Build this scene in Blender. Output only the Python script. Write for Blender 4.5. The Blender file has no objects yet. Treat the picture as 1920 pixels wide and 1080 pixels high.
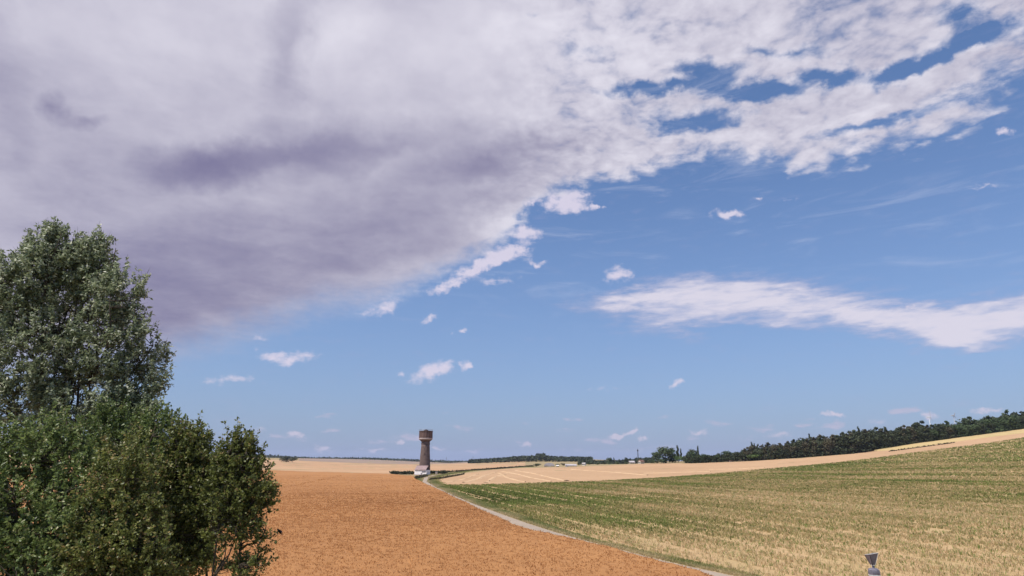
import bpy, math, random
import numpy as np
from mathutils import Vector, Matrix

R = math.radians
scene = bpy.context.scene
COL = scene.collection

# ------------------------------------------------------------------ camera
F = 1144.0                       # focal length in photo pixels (1920 wide)
PITCH = R(15.9)
EYE = np.array([0.0, 0.0, 7.4])
SP, CP = math.sin(PITCH), math.cos(PITCH)
cam = bpy.data.cameras.new('camera')
cam.sensor_width = 36.0
cam.lens = 36.0 * F / 1920.0
cam.clip_start = 0.1
cam.clip_end = 40000.0
cam_ob = bpy.data.objects.new('camera', cam)
COL.objects.link(cam_ob)
cam_ob.location = EYE
cam_ob.rotation_euler = (R(90) + PITCH, 0, 0)
scene.camera = cam_ob
scene.render.resolution_x, scene.render.resolution_y = 1024, 576
scene.cycles.use_denoising = True
scene.cycles.max_bounces = 6
scene.cycles.transparent_max_bounces = 8
scene.cycles.sample_clamp_indirect = 4.0


def pix_dir(px, py):
    """photo pixel -> unit world direction"""
    r = (np.asarray(px, float) - 960) / F
    u = (540 - np.asarray(py, float)) / F
    d = np.stack([r, CP - SP * u, SP + CP * u], -1)
    return d / np.linalg.norm(d, axis=-1, keepdims=True)


def at_depth(px, py, Y):
    """point on the pixel's ray at forward distance Y"""
    d = pix_dir(px, py)
    return EYE + d * (Y / d[..., 1:2])


# ------------------------------------------------------------------ exposure
vs = scene.view_settings
vs.view_transform = 'Standard'
vs.look = 'None'
vs.exposure = 0.12
vs.gamma = 1.0
vs.use_curve_mapping = False

# ------------------------------------------------------------------ sun
SUN_EL = R(58)
SUN_AZ = R(-124)                 # clockwise from the view direction (+Y): behind and to the left
sun_dir = Vector((math.sin(SUN_AZ) * math.cos(SUN_EL), math.cos(SUN_AZ) * math.cos(SUN_EL), math.sin(SUN_EL)))
sun = bpy.data.lights.new('sun', 'SUN')
sun.energy = 5.0
sun.angle = R(0.53)
sun.color = (1.0, 0.93, 0.84)
sun_ob = bpy.data.objects.new('sun', sun)
COL.objects.link(sun_ob)
sun_ob.location = (-40, -40, 80)
sun_ob.rotation_euler = sun_dir.to_track_quat('Z', 'Y').to_euler()


# ------------------------------------------------------------------ node helper
class G:
    """small arithmetic wrapper round a node tree"""
    def __init__(self, nt):
        self.nt = nt

    def node(self, t, **kw):
        n = self.nt.nodes.new(t)
        for k, v in kw.items():
            setattr(n, k, v)
        return n

    def put(self, sock, v):
        if v is None:
            return
        if isinstance(v, bpy.types.NodeSocket):
            self.nt.links.new(v, sock)
        else:
            sock.default_value = v

    def math(self, op, a, b=None, c=None, clamp=False):
        n = self.node('ShaderNodeMath', operation=op, use_clamp=clamp)
        self.put(n.inputs[0], a); self.put(n.inputs[1], b); self.put(n.inputs[2], c)
        return n.outputs[0]

    def add(self, a, b): return self.math('ADD', a, b)
    def sub(self, a, b): return self.math('SUBTRACT', a, b)
    def mul(self, a, b): return self.math('MULTIPLY', a, b)
    def mad(self, a, b, c): return self.math('MULTIPLY_ADD', a, b, c)

    def vmath(self, op, a, b=None, out=0):
        n = self.node('ShaderNodeVectorMath', operation=op)
        self.put(n.inputs[0], a); self.put(n.inputs[1], b)
        return n.outputs[out]

    def comb(self, x, y, z=0.0):
        n = self.node('ShaderNodeCombineXYZ')
        self.put(n.inputs[0], x); self.put(n.inputs[1], y); self.put(n.inputs[2], z)
        return n.outputs[0]

    def sep(self, v):
        n = self.node('ShaderNodeSeparateXYZ')
        self.put(n.inputs[0], v)
        return n.outputs

    def noise(self, vec, scale=1.0, detail=4.0, rough=0.5, dist=0.0, lac=2.0, out=0, dim='3D'):
        n = self.node('ShaderNodeTexNoise', noise_dimensions=dim)
        self.put(n.inputs['Vector'], vec)
        self.put(n.inputs['Scale'], scale); self.put(n.inputs['Detail'], detail)
        self.put(n.inputs['Roughness'], rough); self.put(n.inputs['Distortion'], dist)
        self.put(n.inputs['Lacunarity'], lac)
        return n.outputs[out]

    def ramp(self, v, a, b, lo=0.0, hi=1.0, smooth=True):
        n = self.node('ShaderNodeMapRange', interpolation_type='SMOOTHSTEP' if smooth else 'LINEAR')
        n.clamp = True
        self.put(n.inputs[0], v); self.put(n.inputs[1], a); self.put(n.inputs[2], b)
        self.put(n.inputs[3], lo); self.put(n.inputs[4], hi)
        return n.outputs[0]

    def mix(self, f, a, b):
        n = self.node('ShaderNodeMix', data_type='RGBA')
        self.put(n.inputs[0], f)
        for s, v in ((n.inputs[6], a), (n.inputs[7], b)):
            if isinstance(v, (tuple, list)) and len(v) == 3:
                v = (*v, 1.0)
            self.put(s, v)
        return n.outputs[2]

    def mapping(self, vec, loc=(0, 0, 0), rot=(0, 0, 0), scale=(1, 1, 1), kind='POINT'):
        n = self.node('ShaderNodeMapping', vector_type=kind)
        self.put(n.inputs[0], vec)
        n.inputs[1].default_value = loc; n.inputs[2].default_value = rot; n.inputs[3].default_value = scale
        return n.outputs[0]


# ------------------------------------------------------------------ sky: Nishita air with procedural clouds over the whole dome
world = bpy.data.worlds.new('World')
scene.world = world
world.use_nodes = True
world.cycles.sampling_method = 'MANUAL'
world.cycles.sample_map_resolution = 512
wt = world.node_tree
wt.nodes.clear()
g = G(wt)


def azel(px, py):
    d = pix_dir(px, py)
    return np.degrees(np.arctan2(d[..., 0], d[..., 1])), np.degrees(np.arcsin(d[..., 2]))


D = g.vmath('NORMALIZE', g.node('ShaderNodeTexCoord').outputs['Generated'])
dx, dy, dz = g.sep(D)
AZ = g.mul(g.math('ARCTAN2', dx, dy), 180 / math.pi)
EL = g.mul(g.math('ARCSINE', dz), 180 / math.pi)
zc = g.add(g.math('MAXIMUM', dz, 0.0), 0.10)
PLANE = g.comb(g.math('DIVIDE', dx, zc), g.math('DIVIDE', dy, zc), 0.0)   # cloud deck, seen in perspective
ANG = g.comb(AZ, EL, 0.0)


def blobs(items, coord, power=None):
    """sum of soft ellipses given as (px, py, rx, ry, tilt_deg, weight) in photo pixels, turned into sky angles"""
    acc = None
    for (px, py, rx, ry, tilt, w) in items:
        a0, e0 = azel(px, py)
        a1, e1 = azel(px + 10, py)
        a2, e2 = azel(px, py - 10)
        sx = math.hypot(a1 - a0, e1 - e0) / 10
        sy = math.hypot(a2 - a0, e2 - e0) / 10
        loc_tilt = math.atan2(e1 - e0, a1 - a0)
        m = g.mapping(coord, (float(a0), float(e0), 0), (0, 0, R(tilt) + loc_tilt), (rx * sx, ry * sy, 1), 'TEXTURE')
        gr = g.node('ShaderNodeTexGradient', gradient_type='SPHERICAL')
        g.put(gr.inputs[0], m)
        v = gr.outputs[1]
        acc = g.mul(v, w) if acc is None else g.mad(v, w, acc)
    return acc


# several octaves of displaced lookup so that hand-placed masses get cloud-like edges
w1 = g.vmath('SUBTRACT', g.noise(PLANE, 2.2, 5, 0.55, out=1), (0.5, 0.5, 0.5))
w2 = g.vmath('SUBTRACT', g.noise(ANG, 0.28, 5, 0.6, out=1), (0.5, 0.5, 0.5))
WARP = g.vmath('ADD', ANG, g.vmath('MULTIPLY', w2, (4.5, 3.0, 0.0)))
WARP_S = g.vmath('ADD', ANG, g.vmath('MULTIPLY', g.vmath('SUBTRACT', g.noise(ANG, 0.9, 4, 0.6, out=1), (0.5, 0.5, 0.5)), (2.4, 1.3, 0.0)))

# --- the large deck: its lower rim as elevation over azimuth
rim = [(-700, 640), (-200, 700), (0, 735), (200, 720), (330, 690), (430, 662), (520, 635), (600, 604), (690, 590), (760, 562), (850, 516), (915, 486), (960, 450), (990, 412),
       (1040, 380), (1080, 362), (1170, 352), (1250, 330), (1340, 305), (1430, 312), (1530, 338),
       (1620, 302), (1700, 284), (1800, 268), (1880, 210), (1960, 180), (2200, 150), (2700, 160)]
rp = np.array([azel(*p) for p in rim])
A0, A1, E1 = -180.0, 180.0, 90.0
fc = g.node('ShaderNodeFloatCurve')
cv = fc.mapping.curves[0]
pts = [(-180, 66.0), (-150, 74), (-115, 72), (-90, 50), (-72, 24)] + [tuple(p) for p in rp] + [(75, 46), (110, 54), (150, 60), (180, 66.0)]
pts.sort()
while len(cv.points) < len(pts):
    cv.points.new(0.5, 0.5)
for p, (a, e) in zip(cv.points, pts):
    p.location = ((a - A0) / (A1 - A0), e / E1)
    p.handle_type = 'AUTO_CLAMPED'
fc.mapping.use_clip = False
fc.mapping.update()
wx, wy, _ = g.sep(WARP_S)
g.put(fc.inputs[1], g.ramp(wx, A0, A1, 0, 1, smooth=False))
rim_el = g.mul(fc.outputs[0], E1)
above = g.sub(wy, rim_el)                                  # degrees above the rim
right = g.ramp(AZ, -8, 10)                                 # the deck breaks up towards the right
holes = blobs([(1315, 232, 110, 32, 8, 1.1), (1230, 165, 160, 22, 5, 1.0), (1410, 168, 170, 32, 4, 1.15), (1690, 132, 110, 30, 20, 1.05), (1770, 95, 130, 28, 20, 0.65), (1570, 138, 110, 24, 0, 0.9),
               (1330, 130, 110, 26, 0, 0.8), (1240, 225, 60, 30, 0, 0.6), (1480, 95, 110, 18, 0, 0.65), (1860, 60, 160, 40, 10, 0.9), (1640, 235, 160, 16, 12, 0.8), (1800, 180, 120, 30, 20, 0.6),
               (1030, 395, 60, 30, 0, 0.5), (975, 520, 120, 26, 15, 1.0), (1010, 440, 50, 26, 0, 0.6), (1800, 20, 70, 34, 10, 0.9), (1100, 100, 60, 20, 0, 0.3), (1000, 30, 50, 14, 0, 0.3),
               (2050, 120, 300, 60, 10, 0.8)], WARP)
pfine = g.noise(PLANE, 11.0, 5, 0.6, 0.3)
pmid = g.noise(PLANE, 3.6, 5, 0.55, 0.2)
pvf = g.noise(PLANE, 30.0, 4, 0.6, 0.2)
bil = g.mul(g.math('ABSOLUTE', g.sub(g.noise(PLANE, 8.0, 3, 0.5, 0.15), 0.5)), 3.2)
crisp = g.ramp(AZ, -19, -4)
puff = g.add(g.mad(pfine, 0.5, g.mul(pmid, 0.35)), g.mul(pvf, 0.15))
dens = g.mul(above, g.mad(right, 0.15, 0.17))
dens = g.math('MINIMUM', dens, 0.75)
dens = g.sub(dens, g.mul(holes, g.mad(pmid, 1.9, 0.05)))
back = g.ramp(g.math('ABSOLUTE', AZ), 55, 95)
amp = g.add(g.mad(right, 2.3, 0.45), g.mul(back, 1.2))
dens = g.mad(g.sub(puff, 0.5), amp, dens)
dens = g.mad(g.sub(bil, 0.30), g.mul(right, 0.60), dens)
soft = g.mad(right, 0.25, g.mad(crisp, -0.32, 0.75))
deck = g.ramp(dens, g.mad(crisp, 0.10, -0.15), soft)
deck_core = g.ramp(dens, 0.0, 1.0)

# --- the long lens-shaped bank on the right
ws = g.vmath('ADD', ANG, g.vmath('MULTIPLY', g.vmath('SUBTRACT', g.noise(g.mapping(ANG, scale=(0.30, 1.0, 1)), 0.8, 6, 0.65, out=1), (0.5, 0.5, 0.5)), (6.0, 2.4, 0)))
lens = blobs([(1155, 570, 150, 32, 6, 1.0), (1300, 560, 220, 60, 0, 1.0), (1430, 568, 280, 62, -4, 0.9), (1600, 585, 270, 52, -8, 0.9), (1760, 606, 230, 52, -3, 1.0),
              (1880, 590, 200, 74, 10, 0.75), (2020, 580, 230, 86, 8, 0.85), (1780, 642, 140, 30, 0, 0.9), (1240, 606, 140, 36, 4, 0.8), (1440, 608, 110, 16, 0, 0.6),
              (1400, 532, 240, 30, 0, 0.35), (1900, 570, 220, 50, 5, 0.25), (1290, 625, 110, 10, 0, 0.3)], ws)
lens_n = g.noise(g.mapping(ANG, rot=(0, 0, R(3)), scale=(0.24, 1.0, 1)), 1.4, 6, 0.6, 0.2)
lens_d = g.mad(g.sub(lens_n, 0.5), 1.9, lens)
lens_m = g.mul(g.ramp(lens_d, 0.05, 1.55), 0.92)

# --- small separate clouds
small = blobs([(1060, 375, 72, 30, 10, 1.0), (1085, 392, 50, 18, 0, 0.6), (1160, 515, 40, 24, 10, 0.9), (1366, 402, 46, 13, 0, 1.1), (812, 696, 62, 24, 18, 1.0), (875, 685, 18, 16, 0, 0.9),
               (752, 702, 14, 10, 0, 0.5), (545, 672, 80, 19, 8, 0.75), (500, 664, 40, 16, 0, 0.5), (430, 712, 95, 20, 0, 0.55), (805, 597, 24, 12, 25, 0.7), (865, 621, 16, 7, 0, 0.7), (485, 633, 30, 10, 0, 0.5),
               (995, 378, 20, 11, 20, 0.8), (1120, 390, 16, 9, 0, 0.7), (720, 575, 60, 24, 22, 0.7), (1885, 250, 30, 12, 0, 0.7), (1840, 350, 40, 7, 5, 0.6), (1150, 728, 110, 13, 0, 0.28), (1268, 722, 20, 11, 30, 0.8),
               (930, 525, 70, 16, 5, 0.5), (1080, 758, 70, 9, 0, 0.22), (950, 474, 70, 24, 12, 1.1), (985, 436, 46, 22, 0, 1.0), (890, 505, 70, 20, 22, 1.0), (1005, 492, 34, 10, -10, 0.7), (830, 540, 50, 14, 20, 0.8), (1705, 576, 14, 6, 0, 0.7), (1422, 371, 14, 6, 0, 0.6), (1478, 373, 20, 6, -15, 0.5),
               # low cumulus on the horizon
               (1186, 808, 16, 9, 25, 1.0), (1160, 818, 26, 9, 8, 1.0), (1210, 822, 18, 7, 10, 0.8), (1562, 779, 36, 9, -8, 0.9), (1745, 778, 24, 14, 0, 0.9), (1310, 812, 22, 8, 15, 0.8), (1850, 770, 50, 9, 6, 0.7),
               (985, 834, 18, 10, 0, 0.95), (553, 814, 26, 10, 0, 0.95), (606, 839, 26, 7, 0, 0.8), (747, 829, 16, 6, 0, 0.95), (700, 842, 26, 6, 0, 0.8), (820, 842, 20, 6, 0, 0.8), (880, 845, 26, 5, 0, 0.7),
               (1460, 815, 40, 10, 5, 0.6), (1640, 790, 40, 12, 0, 0.5), (1250, 838, 90, 12, 5, 0.4), (650, 846, 200, 10, 0, 0.3), (480, 805, 30, 8, 0, 0.5), (1100, 845, 120, 9, 0, 0.35)], WARP_S)
small_n = g.noise(g.mapping(ANG, scale=(0.6, 1.0, 1)), 1.5, 5, 0.6)
small_m = g.ramp(g.mad(g.sub(small_n, 0.5), 1.1, small), 0.18, 0.80)
# generic low cumulus all round the horizon
low_n = g.noise(g.mapping(ANG, scale=(0.42, 1.35, 1)), 0.62, 4, 0.55)
low_band = g.mul(g.ramp(EL, 0.4, 1.6), g.ramp(EL, 6.5, 2.6))
low_m = g.mul(g.ramp(g.mad(low_band, 0.22, low_n), 0.78, 0.90), 0.75)
# thin cirrus veil
ci = g.noise(g.mapping(ANG, rot=(0, 0, R(-18)), scale=(0.09, 0.55, 1)), 1.0, 6, 0.65, 0.8)
ci_m = g.mul(g.ramp(ci, 0.50, 0.78), g.mul(g.ramp(EL, 10, 18), 0.28))

# --- air
SKY_STRENGTH = 0.085
nis = g.node('ShaderNodeTexSky', sky_type='NISHITA')
nis.sun_disc = False
nis.sun_elevation = SUN_EL
nis.sun_rotation = SUN_AZ
nis.altitude = 150
nis.air_density = 1.0
nis.dust_density = 0.15
nis.ozone_density = 3.0
air = g.vmath('MULTIPLY', nis.outputs[0], (SKY_STRENGTH * 1.01, SKY_STRENGTH * 1.24, SKY_STRENGTH * 1.50))
# milky air low over the land, the same all round
milk = g.math('POWER', 2.718, g.mul(g.math('MAXIMUM', EL, 0.0), -1 / 14.0))
air = g.mix(g.mul(milk, 0.95), air, (0.245, 0.300, 0.455))

# --- cloud brightness: a thick deck is grey below, thin rims are white
shade = blobs([(400, 310, 170, 55, 4, 0.44), (560, 285, 260, 75, 8, 0.38), (760, 270, 230, 60, 8, 0.22), (900, 305, 200, 46, 10, 0.26), (540, 90, 60, 190, -12, 0.32), (430, 190, 160, 90, 0, 0.06),
               (600, 440, 600, 190, 10, 0.36), (330, 600, 420, 210, 12, 0.32), (110, 200, 36, 34, -10, 0.30), (160, 222, 60, 16, 12, 0.22), (770, 480, 90, 34, 12, 0.14), (120, 480, 460, 380, 0, 0.22), (150, 230, 320, 200, 0, 0.14),
               (640, 500, 300, 60, 8, 0.10), (0, 130, 80, 220, 0, 0.20), (1050, 260, 160, 40, 0, 0.12), (800, 400, 260, 110, 10, 0.12)], WARP)
lite = blobs([(640, 60, 120, 70, 20, 0.28), (720, 120, 200, 100, 0, 0.14), (300, 60, 400, 160, 0, 0.14), (1150, 120, 420, 170, 0, 0.20), (1500, 260, 320, 80, 8, 0.12), (950, 420, 80, 40, 10, 0.40),
              (980, 220, 200, 40, 0, 0.10), (1250, 280, 200, 40, 5, 0.1), (725, 570, 90, 26, 22, 0.34), (850, 515, 90, 24, 28, 0.34), (1000, 60, 300, 120, 0, 0.18), (1700, 60, 400, 200, 0, 0.08)], WARP)
tex = g.mad(g.sub(pmid, 0.5), 0.50, g.mul(g.sub(pfine, 0.5), g.mad(right, 0.75, 0.14)))
tex = g.mad(g.sub(bil, 0.28), g.mad(right, 0.42, 0.03), tex)
tex = g.mad(g.sub(pvf, 0.5), g.mad(right, 0.35, 0.08), tex)
big_n = g.sub(g.noise(WARP, 0.12, 4, 0.55), 0.5)
lum = g.add(g.sub(g.add(0.58, lite), shade), g.add(tex, g.mul(big_n, 0.30)))
edge_white = g.mul(g.mul(g.ramp(dens, 0.75, 0.15), crisp), 0.14)
lum = g.add(lum, edge_white)
lum = g.ramp(lum, -0.25, 1.15)
deck_col = g.mix(lum, (0.190, 0.178, 0.305), (0.72, 0.70, 0.785))
lens_lum = g.ramp(g.mad(g.sub(lens_n, 0.5), 1.5, lens), 0.2, 1.5)
lens_col = g.mix(lens_lum, (0.38, 0.38, 0.56), (0.70, 0.66, 0.75))
horizon_fade = g.ramp(EL, 0.0, 9.0)
small_col = g.mix(horizon_fade, (0.56, 0.52, 0.63), (0.68, 0.63, 0.75))

c = g.mix(ci_m, air, (0.62, 0.64, 0.78))
c = g.mix(low_m, c, (0.50, 0.47, 0.60))
c = g.mix(g.mul(small_m, 0.9), c, small_col)
c = g.mix(lens_m, c, lens_col)
c = g.mix(deck, c, deck_col)
bg = g.node('ShaderNodeBackground')
g.put(bg.inputs[0], c)
bg.inputs[1].default_value = 1.0
wo = g.node('ShaderNodeOutputWorld')
wt.links.new(bg.outputs[0], wo.inputs[0])


# ------------------------------------------------------------------ small helpers
def prop(o, label=None, cat=None, group=None, kind=None):
    if label: o['label'] = label
    if cat: o['category'] = cat
    if group: o['group'] = group
    if kind: o['kind'] = kind
    return o


def link(name, me, mat=None, parent=None, loc=None):
    if mat is not None and not me.materials:
        me.materials.append(mat)
    o = bpy.data.objects.new(name, me)
    COL.objects.link(o)
    if parent is not None:
        o.parent = parent
    if loc is not None:
        o.location = loc
    return o


def empty(name, loc=(0, 0, 0), rz=0.0):
    o = bpy.data.objects.new(name, None)
    COL.objects.link(o)
    o.empty_display_size = 0.5
    o.location = loc
    o.rotation_euler = (0, 0, rz)
    return o


def fast_mesh(name, V, faces, nside, smooth=False, attrs=None):
    """faces: (n, nside) int array"""
    V = np.asarray(V, np.float32); faces = np.asarray(faces, np.int32)
    me = bpy.data.meshes.new(name)
    me.vertices.add(len(V)); me.vertices.foreach_set('co', V.ravel())
    n = len(faces)
    me.loops.add(n * nside); me.loops.foreach_set('vertex_index', faces.ravel())
    me.polygons.add(n)
    me.polygons.foreach_set('loop_start', np.arange(0, n * nside, nside, dtype=np.int32))
    me.polygons.foreach_set('loop_total', np.full(n, nside, np.int32))
    me.update(calc_edges=True)
    if smooth:
        me.polygons.foreach_set('use_smooth', np.ones(n, bool))
    for k, a in (attrs or {}).items():
        at = me.attributes.new(k, 'FLOAT', 'POINT')
        at.data.foreach_set('value', np.asarray(a, np.float32).ravel())
    return me


class MB:
    """collects boxes, tubes and lathes in one list of polygons"""
    def __init__(self):
        self.v = []; self.f = []

    def poly(self, pts, faces):
        b = len(self.v)
        self.v += [tuple(p) for p in pts]
        self.f += [tuple(i + b for i in q) for q in faces]
        return self

    def box(self, lo, hi):
        (a, b, c), (d, e, f) = lo, hi
        P = [(a, b, c), (d, b, c), (d, e, c), (a, e, c), (a, b, f), (d, b, f), (d, e, f), (a, e, f)]
        return self.poly(P, [(3, 2, 1, 0), (4, 5, 6, 7), (0, 1, 5, 4), (1, 2, 6, 5), (2, 3, 7, 6), (3, 0, 4, 7)])

    def lathe(self, prof, n=24, start=0.0, arc=2 * math.pi, cx=0.0, cy=0.0, cap=True):
        full = abs(arc - 2 * math.pi) < 1e-6
        m = n if full else n + 1
        P = []
        for (r, z) in prof:
            for k in range(m):
                t = start + arc * k / n
                P.append((cx + r * math.cos(t), cy + r * math.sin(t), z))
        Fs = []
        for i in range(len(prof) - 1):
            for k in range(n):
                k2 = (k + 1) % m
                Fs.append((i * m + k, i * m + k2, (i + 1) * m + k2, (i + 1) * m + k))
        if cap and full:
            Fs.append(tuple(reversed(range(m))))
            Fs.append(tuple((len(prof) - 1) * m + k for k in range(m)))
        return self.poly(P, Fs)

    def tube(self, pts, rad, n=6):
        pts = [Vector(p) for p in pts]
        rad = rad if hasattr(rad, '__len__') else [rad] * len(pts)
        P = []; Fs = []
        for i, p in enumerate(pts):
            t = (pts[min(i + 1, len(pts) - 1)] - pts[max(i - 1, 0)]).normalized()
            a = t.orthogonal().normalized() if abs(t.z) > 0.95 else t.cross(Vector((0, 0, 1))).normalized()
            b = t.cross(a)
            for k in range(n):
                w = 2 * math.pi * k / n
                P.append(p + (a * math.cos(w) + b * math.sin(w)) * rad[i])
        for i in range(len(pts) - 1):
            for k in range(n):
                k2 = (k + 1) % n
                Fs.append((i * n + k, i * n + k2, (i + 1) * n + k2, (i + 1) * n + k))
        Fs.append(tuple(reversed(range(n)))); Fs.append(tuple((len(pts) - 1) * n + k for k in range(n)))
        return self.poly(P, Fs)

    def build(self, name, mat, parent=None, smooth=False, loc=None):
        me = bpy.data.meshes.new(name)
        me.from_pydata(self.v, [], self.f)
        me.update()
        if smooth:
            me.polygons.foreach_set('use_smooth', np.ones(len(self.f), bool))
        return link(name, me, mat, parent, loc)


def new_mat(name, rough=0.9, spec=0.2):
    m = bpy.data.materials.new(name)
    m.use_nodes = True
    nt = m.node_tree
    b = nt.nodes['Principled BSDF']
    b.inputs['Roughness'].default_value = rough
    b.inputs['Specular IOR Level'].default_value = spec
    return m, G(nt), b


def plain(name, col, rough=0.85, spec=0.2, vary=0.18, scale=1.5, metal=0.0):
    """colour with two octaves of stain and wear"""
    m, q, b = new_mat(name, rough, spec)
    co = q.node('ShaderNodeTexCoord').outputs['Object']
    n = q.noise(co, scale, 6, 0.65)
    c2 = tuple(max(0.0, x * (1 - vary * 1.6)) for x in col)
    c3 = tuple(min(1.0, x * (1 + vary)) for x in col)
    q.put(b.inputs['Base Color'], q.mix(q.ramp(n, 0.3, 0.7), c2, c3))
    b.inputs['Metallic'].default_value = metal
    return m


def sstep(a, b, x):
    t = np.clip((np.asarray(x, float) - a) / (b - a), 0, 1)
    return t * t * (3 - 2 * t)


# ------------------------------------------------------------------ terrain
_RX = np.array([-1e5, 0, 25, 60, 112, 160, 220, 290, 360, 460, 650, 1000, 1e5])
_RZ = np.array([0, 0, 0.1, 0.8, 3.0, 6.3, 12.2, 20.5, 28.0, 35.0, 41.0, 43.0, 43.0])
_fine = np.linspace(-50, 1200, 2501)
_fz = np.interp(_fine, _RX, _RZ)
_k = np.hanning(81); _k /= _k.sum()
_fz = np.convolve(np.pad(_fz, 40, mode='edge'), _k, mode='valid')


def vnoise(x, y, seed=0):
    """smooth value noise"""
    x = np.asarray(x, float); y = np.asarray(y, float)
    xi = np.floor(x).astype(np.int64); yi = np.floor(y).astype(np.int64)
    u = x - xi; v = y - yi
    u = u * u * (3 - 2 * u); v = v * v * (3 - 2 * v)

    def h(a, b):
        n = (a * 374761393 + b * 668265263 + seed * 974711) & 0x7fffffff
        n = ((n ^ (n >> 13)) * 1274126177) & 0x7fffffff
        return ((n ^ (n >> 16)) & 0xffff) / 65535.0
    return (h(xi, yi) * (1 - u) + h(xi + 1, yi) * u) * (1 - v) + (h(xi, yi + 1) * (1 - u) + h(xi + 1, yi + 1) * u) * v


def fbm(x, y, octv=4, seed=0, gain=0.5):
    a = 0; w = 1; t = 0
    for k in range(octv):
        a = a + w * vnoise(np.asarray(x) * 2 ** k, np.asarray(y) * 2 ** k, seed + k); t += w; w *= gain
    return a / t


def zt(x, y):
    x = np.asarray(x, float); y = np.asarray(y, float)
    r = np.hypot(x, y)
    z = np.interp(x, _fine, _fz) * sstep(-60, 60, y) * (1 - 0.85 * sstep(455, 760, y + 0.25 * np.maximum(x - 330, 0)))
    z = z + 3.6 * sstep(240, 560, y) * sstep(-160, 40, x)
    z = z + 15.0 * sstep(330, 1150, r) * sstep(-140, -620, x)
    z = z + 2.0 * sstep(380, 900, r) * sstep(40, -200, x)
    z = z + 10 * np.exp(-(((x - 70) / 190) ** 2 + ((y - 1350) / 200) ** 2))       # wooded rise behind the village
    z = z + 0.5 * (fbm(x / 60, y / 60, 3, 7) - 0.5) * sstep(60, 200, r)
    return z


def hit(px, py, lift=0.0, rmax=6000.0):
    """where the pixel's ray meets the ground (plus lift)"""
    d = pix_dir(px, py)
    dd = d / max(np.hypot(d[0], d[1]), 1e-9)
    rs = np.geomspace(4, rmax, 1600)
    P = EYE + rs[:, None] * dd
    below = P[:, 2] - (zt(P[:, 0], P[:, 1]) + lift)
    k = np.argmax(below < 0)
    if below[k] >= 0:
        return P[-1]
    if k == 0:
        return P[0]
    t = below[k - 1] / (below[k - 1] - below[k])
    r = rs[k - 1] + t * (rs[k] - rs[k - 1])
    p = EYE + r * dd
    p[2] = zt(p[0], p[1])
    return p


def project(P):
    P = np.asarray(P, float) - EYE
    fwd = P[..., 1] * CP + P[..., 2] * SP
    up = -P[..., 1] * SP + P[..., 2] * CP
    return 960 + F * P[..., 0] / fwd, 540 - F * up / fwd


def radial(px, py, lift=0.0):
    p = hit(px, py, lift)
    return math.hypot(p[0], p[1])


def az_of(px, py=866):
    d = pix_dir(px, py)
    return math.atan2(d[0], d[1])


def curve(pts, lift=0.0):
    """list of photo points along a field edge -> (azimuth, range) table, sorted by azimuth"""
    P = [hit(a, b, lift) for a, b in pts]
    t = np.array(sorted([(math.atan2(p[0], p[1]), math.hypot(p[0], p[1])) for p in P]))
    return t[:, 0], t[:, 1]


def rng_of(cv, az):
    a, r = cv
    return np.exp(np.interp(az, a, np.log(r)))


# field edges, read off the photograph
E_WHEAT_BACK = [(-260, 872), (100, 876), (300, 877), (500, 881), (620, 885), (740, 889), (775, 892)]
E_WHEAT_SIDE = [(778, 897), (800, 908), (850, 931), (900, 955), (960, 981), (1000, 994), (1100, 1016), (1200, 1041), (1310, 1069), (1400, 1098), (1560, 1160), (1800, 1290)]
E_GREEN_NEAR = [(826, 909), (860, 923), (903, 941), (947, 958), (1007, 978), (1060, 997), (1127, 1017), (1193, 1033), (1260, 1048), (1307, 1058), (1400, 1080), (1560, 1122), (1800, 1200), (2200, 1330)]
E_GREEN_FAR = [(826, 908), (900, 907.5), (960, 906), (1100, 902), (1200, 897), (1400, 882), (1500, 873), (1600, 863), (1660, 855.5), (1720, 847), (1770, 840.5), (1820, 834), (1870, 827), (1920, 820), (1955, 815), (1990, 810)]
E_STUB_FAR = [(985, 877.5), (1100, 874.5), (1220, 869), (1300, 869), (1400, 865), (1500, 859), (1600, 851), (1660, 841.5), (1720, 832), (1780, 824), (1820, 818.5), (1870, 811.5), (1920, 805), (1955, 800), (1990, 796)]


def strip(name, azs, r0, r1, mat, lift=0.0, nr=60, bump=None, skirt=False, geo=True, parent=None):
    """sheet between two ranges for every azimuth, following the ground"""
    azs = np.asarray(azs); r0 = np.asarray(r0); r1 = np.maximum(np.asarray(r1), np.asarray(r0) * 1.0005)
    t = np.linspace(0, 1, nr)
    RR = np.exp(np.log(r0)[:, None] * (1 - t) + np.log(r1)[:, None] * t)
    X = RR * np.sin(azs)[:, None]; Y = RR * np.cos(azs)[:, None]
    Z = zt(X, Y) + lift
    if bump is not None:
        Z = Z + bump(X, Y, RR)
    if skirt:
        Z[0, :] -= lift; Z[-1, :] -= lift; Z[:, 0] -= lift; Z[:, -1] -= lift
    na = len(azs)
    V = np.stack([X, Y, Z], -1).reshape(-1, 3)
    i, j = np.meshgrid(np.arange(na - 1), np.arange(nr - 1), indexing='ij')
    a = (i * nr + j).ravel()
    Fc = np.stack([a, a + nr, a + nr + 1, a + 1], -1)[:, ::-1]
    me = fast_mesh(name, V, Fc, 4, smooth=True)
    return link(name, me, mat, parent)


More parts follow.
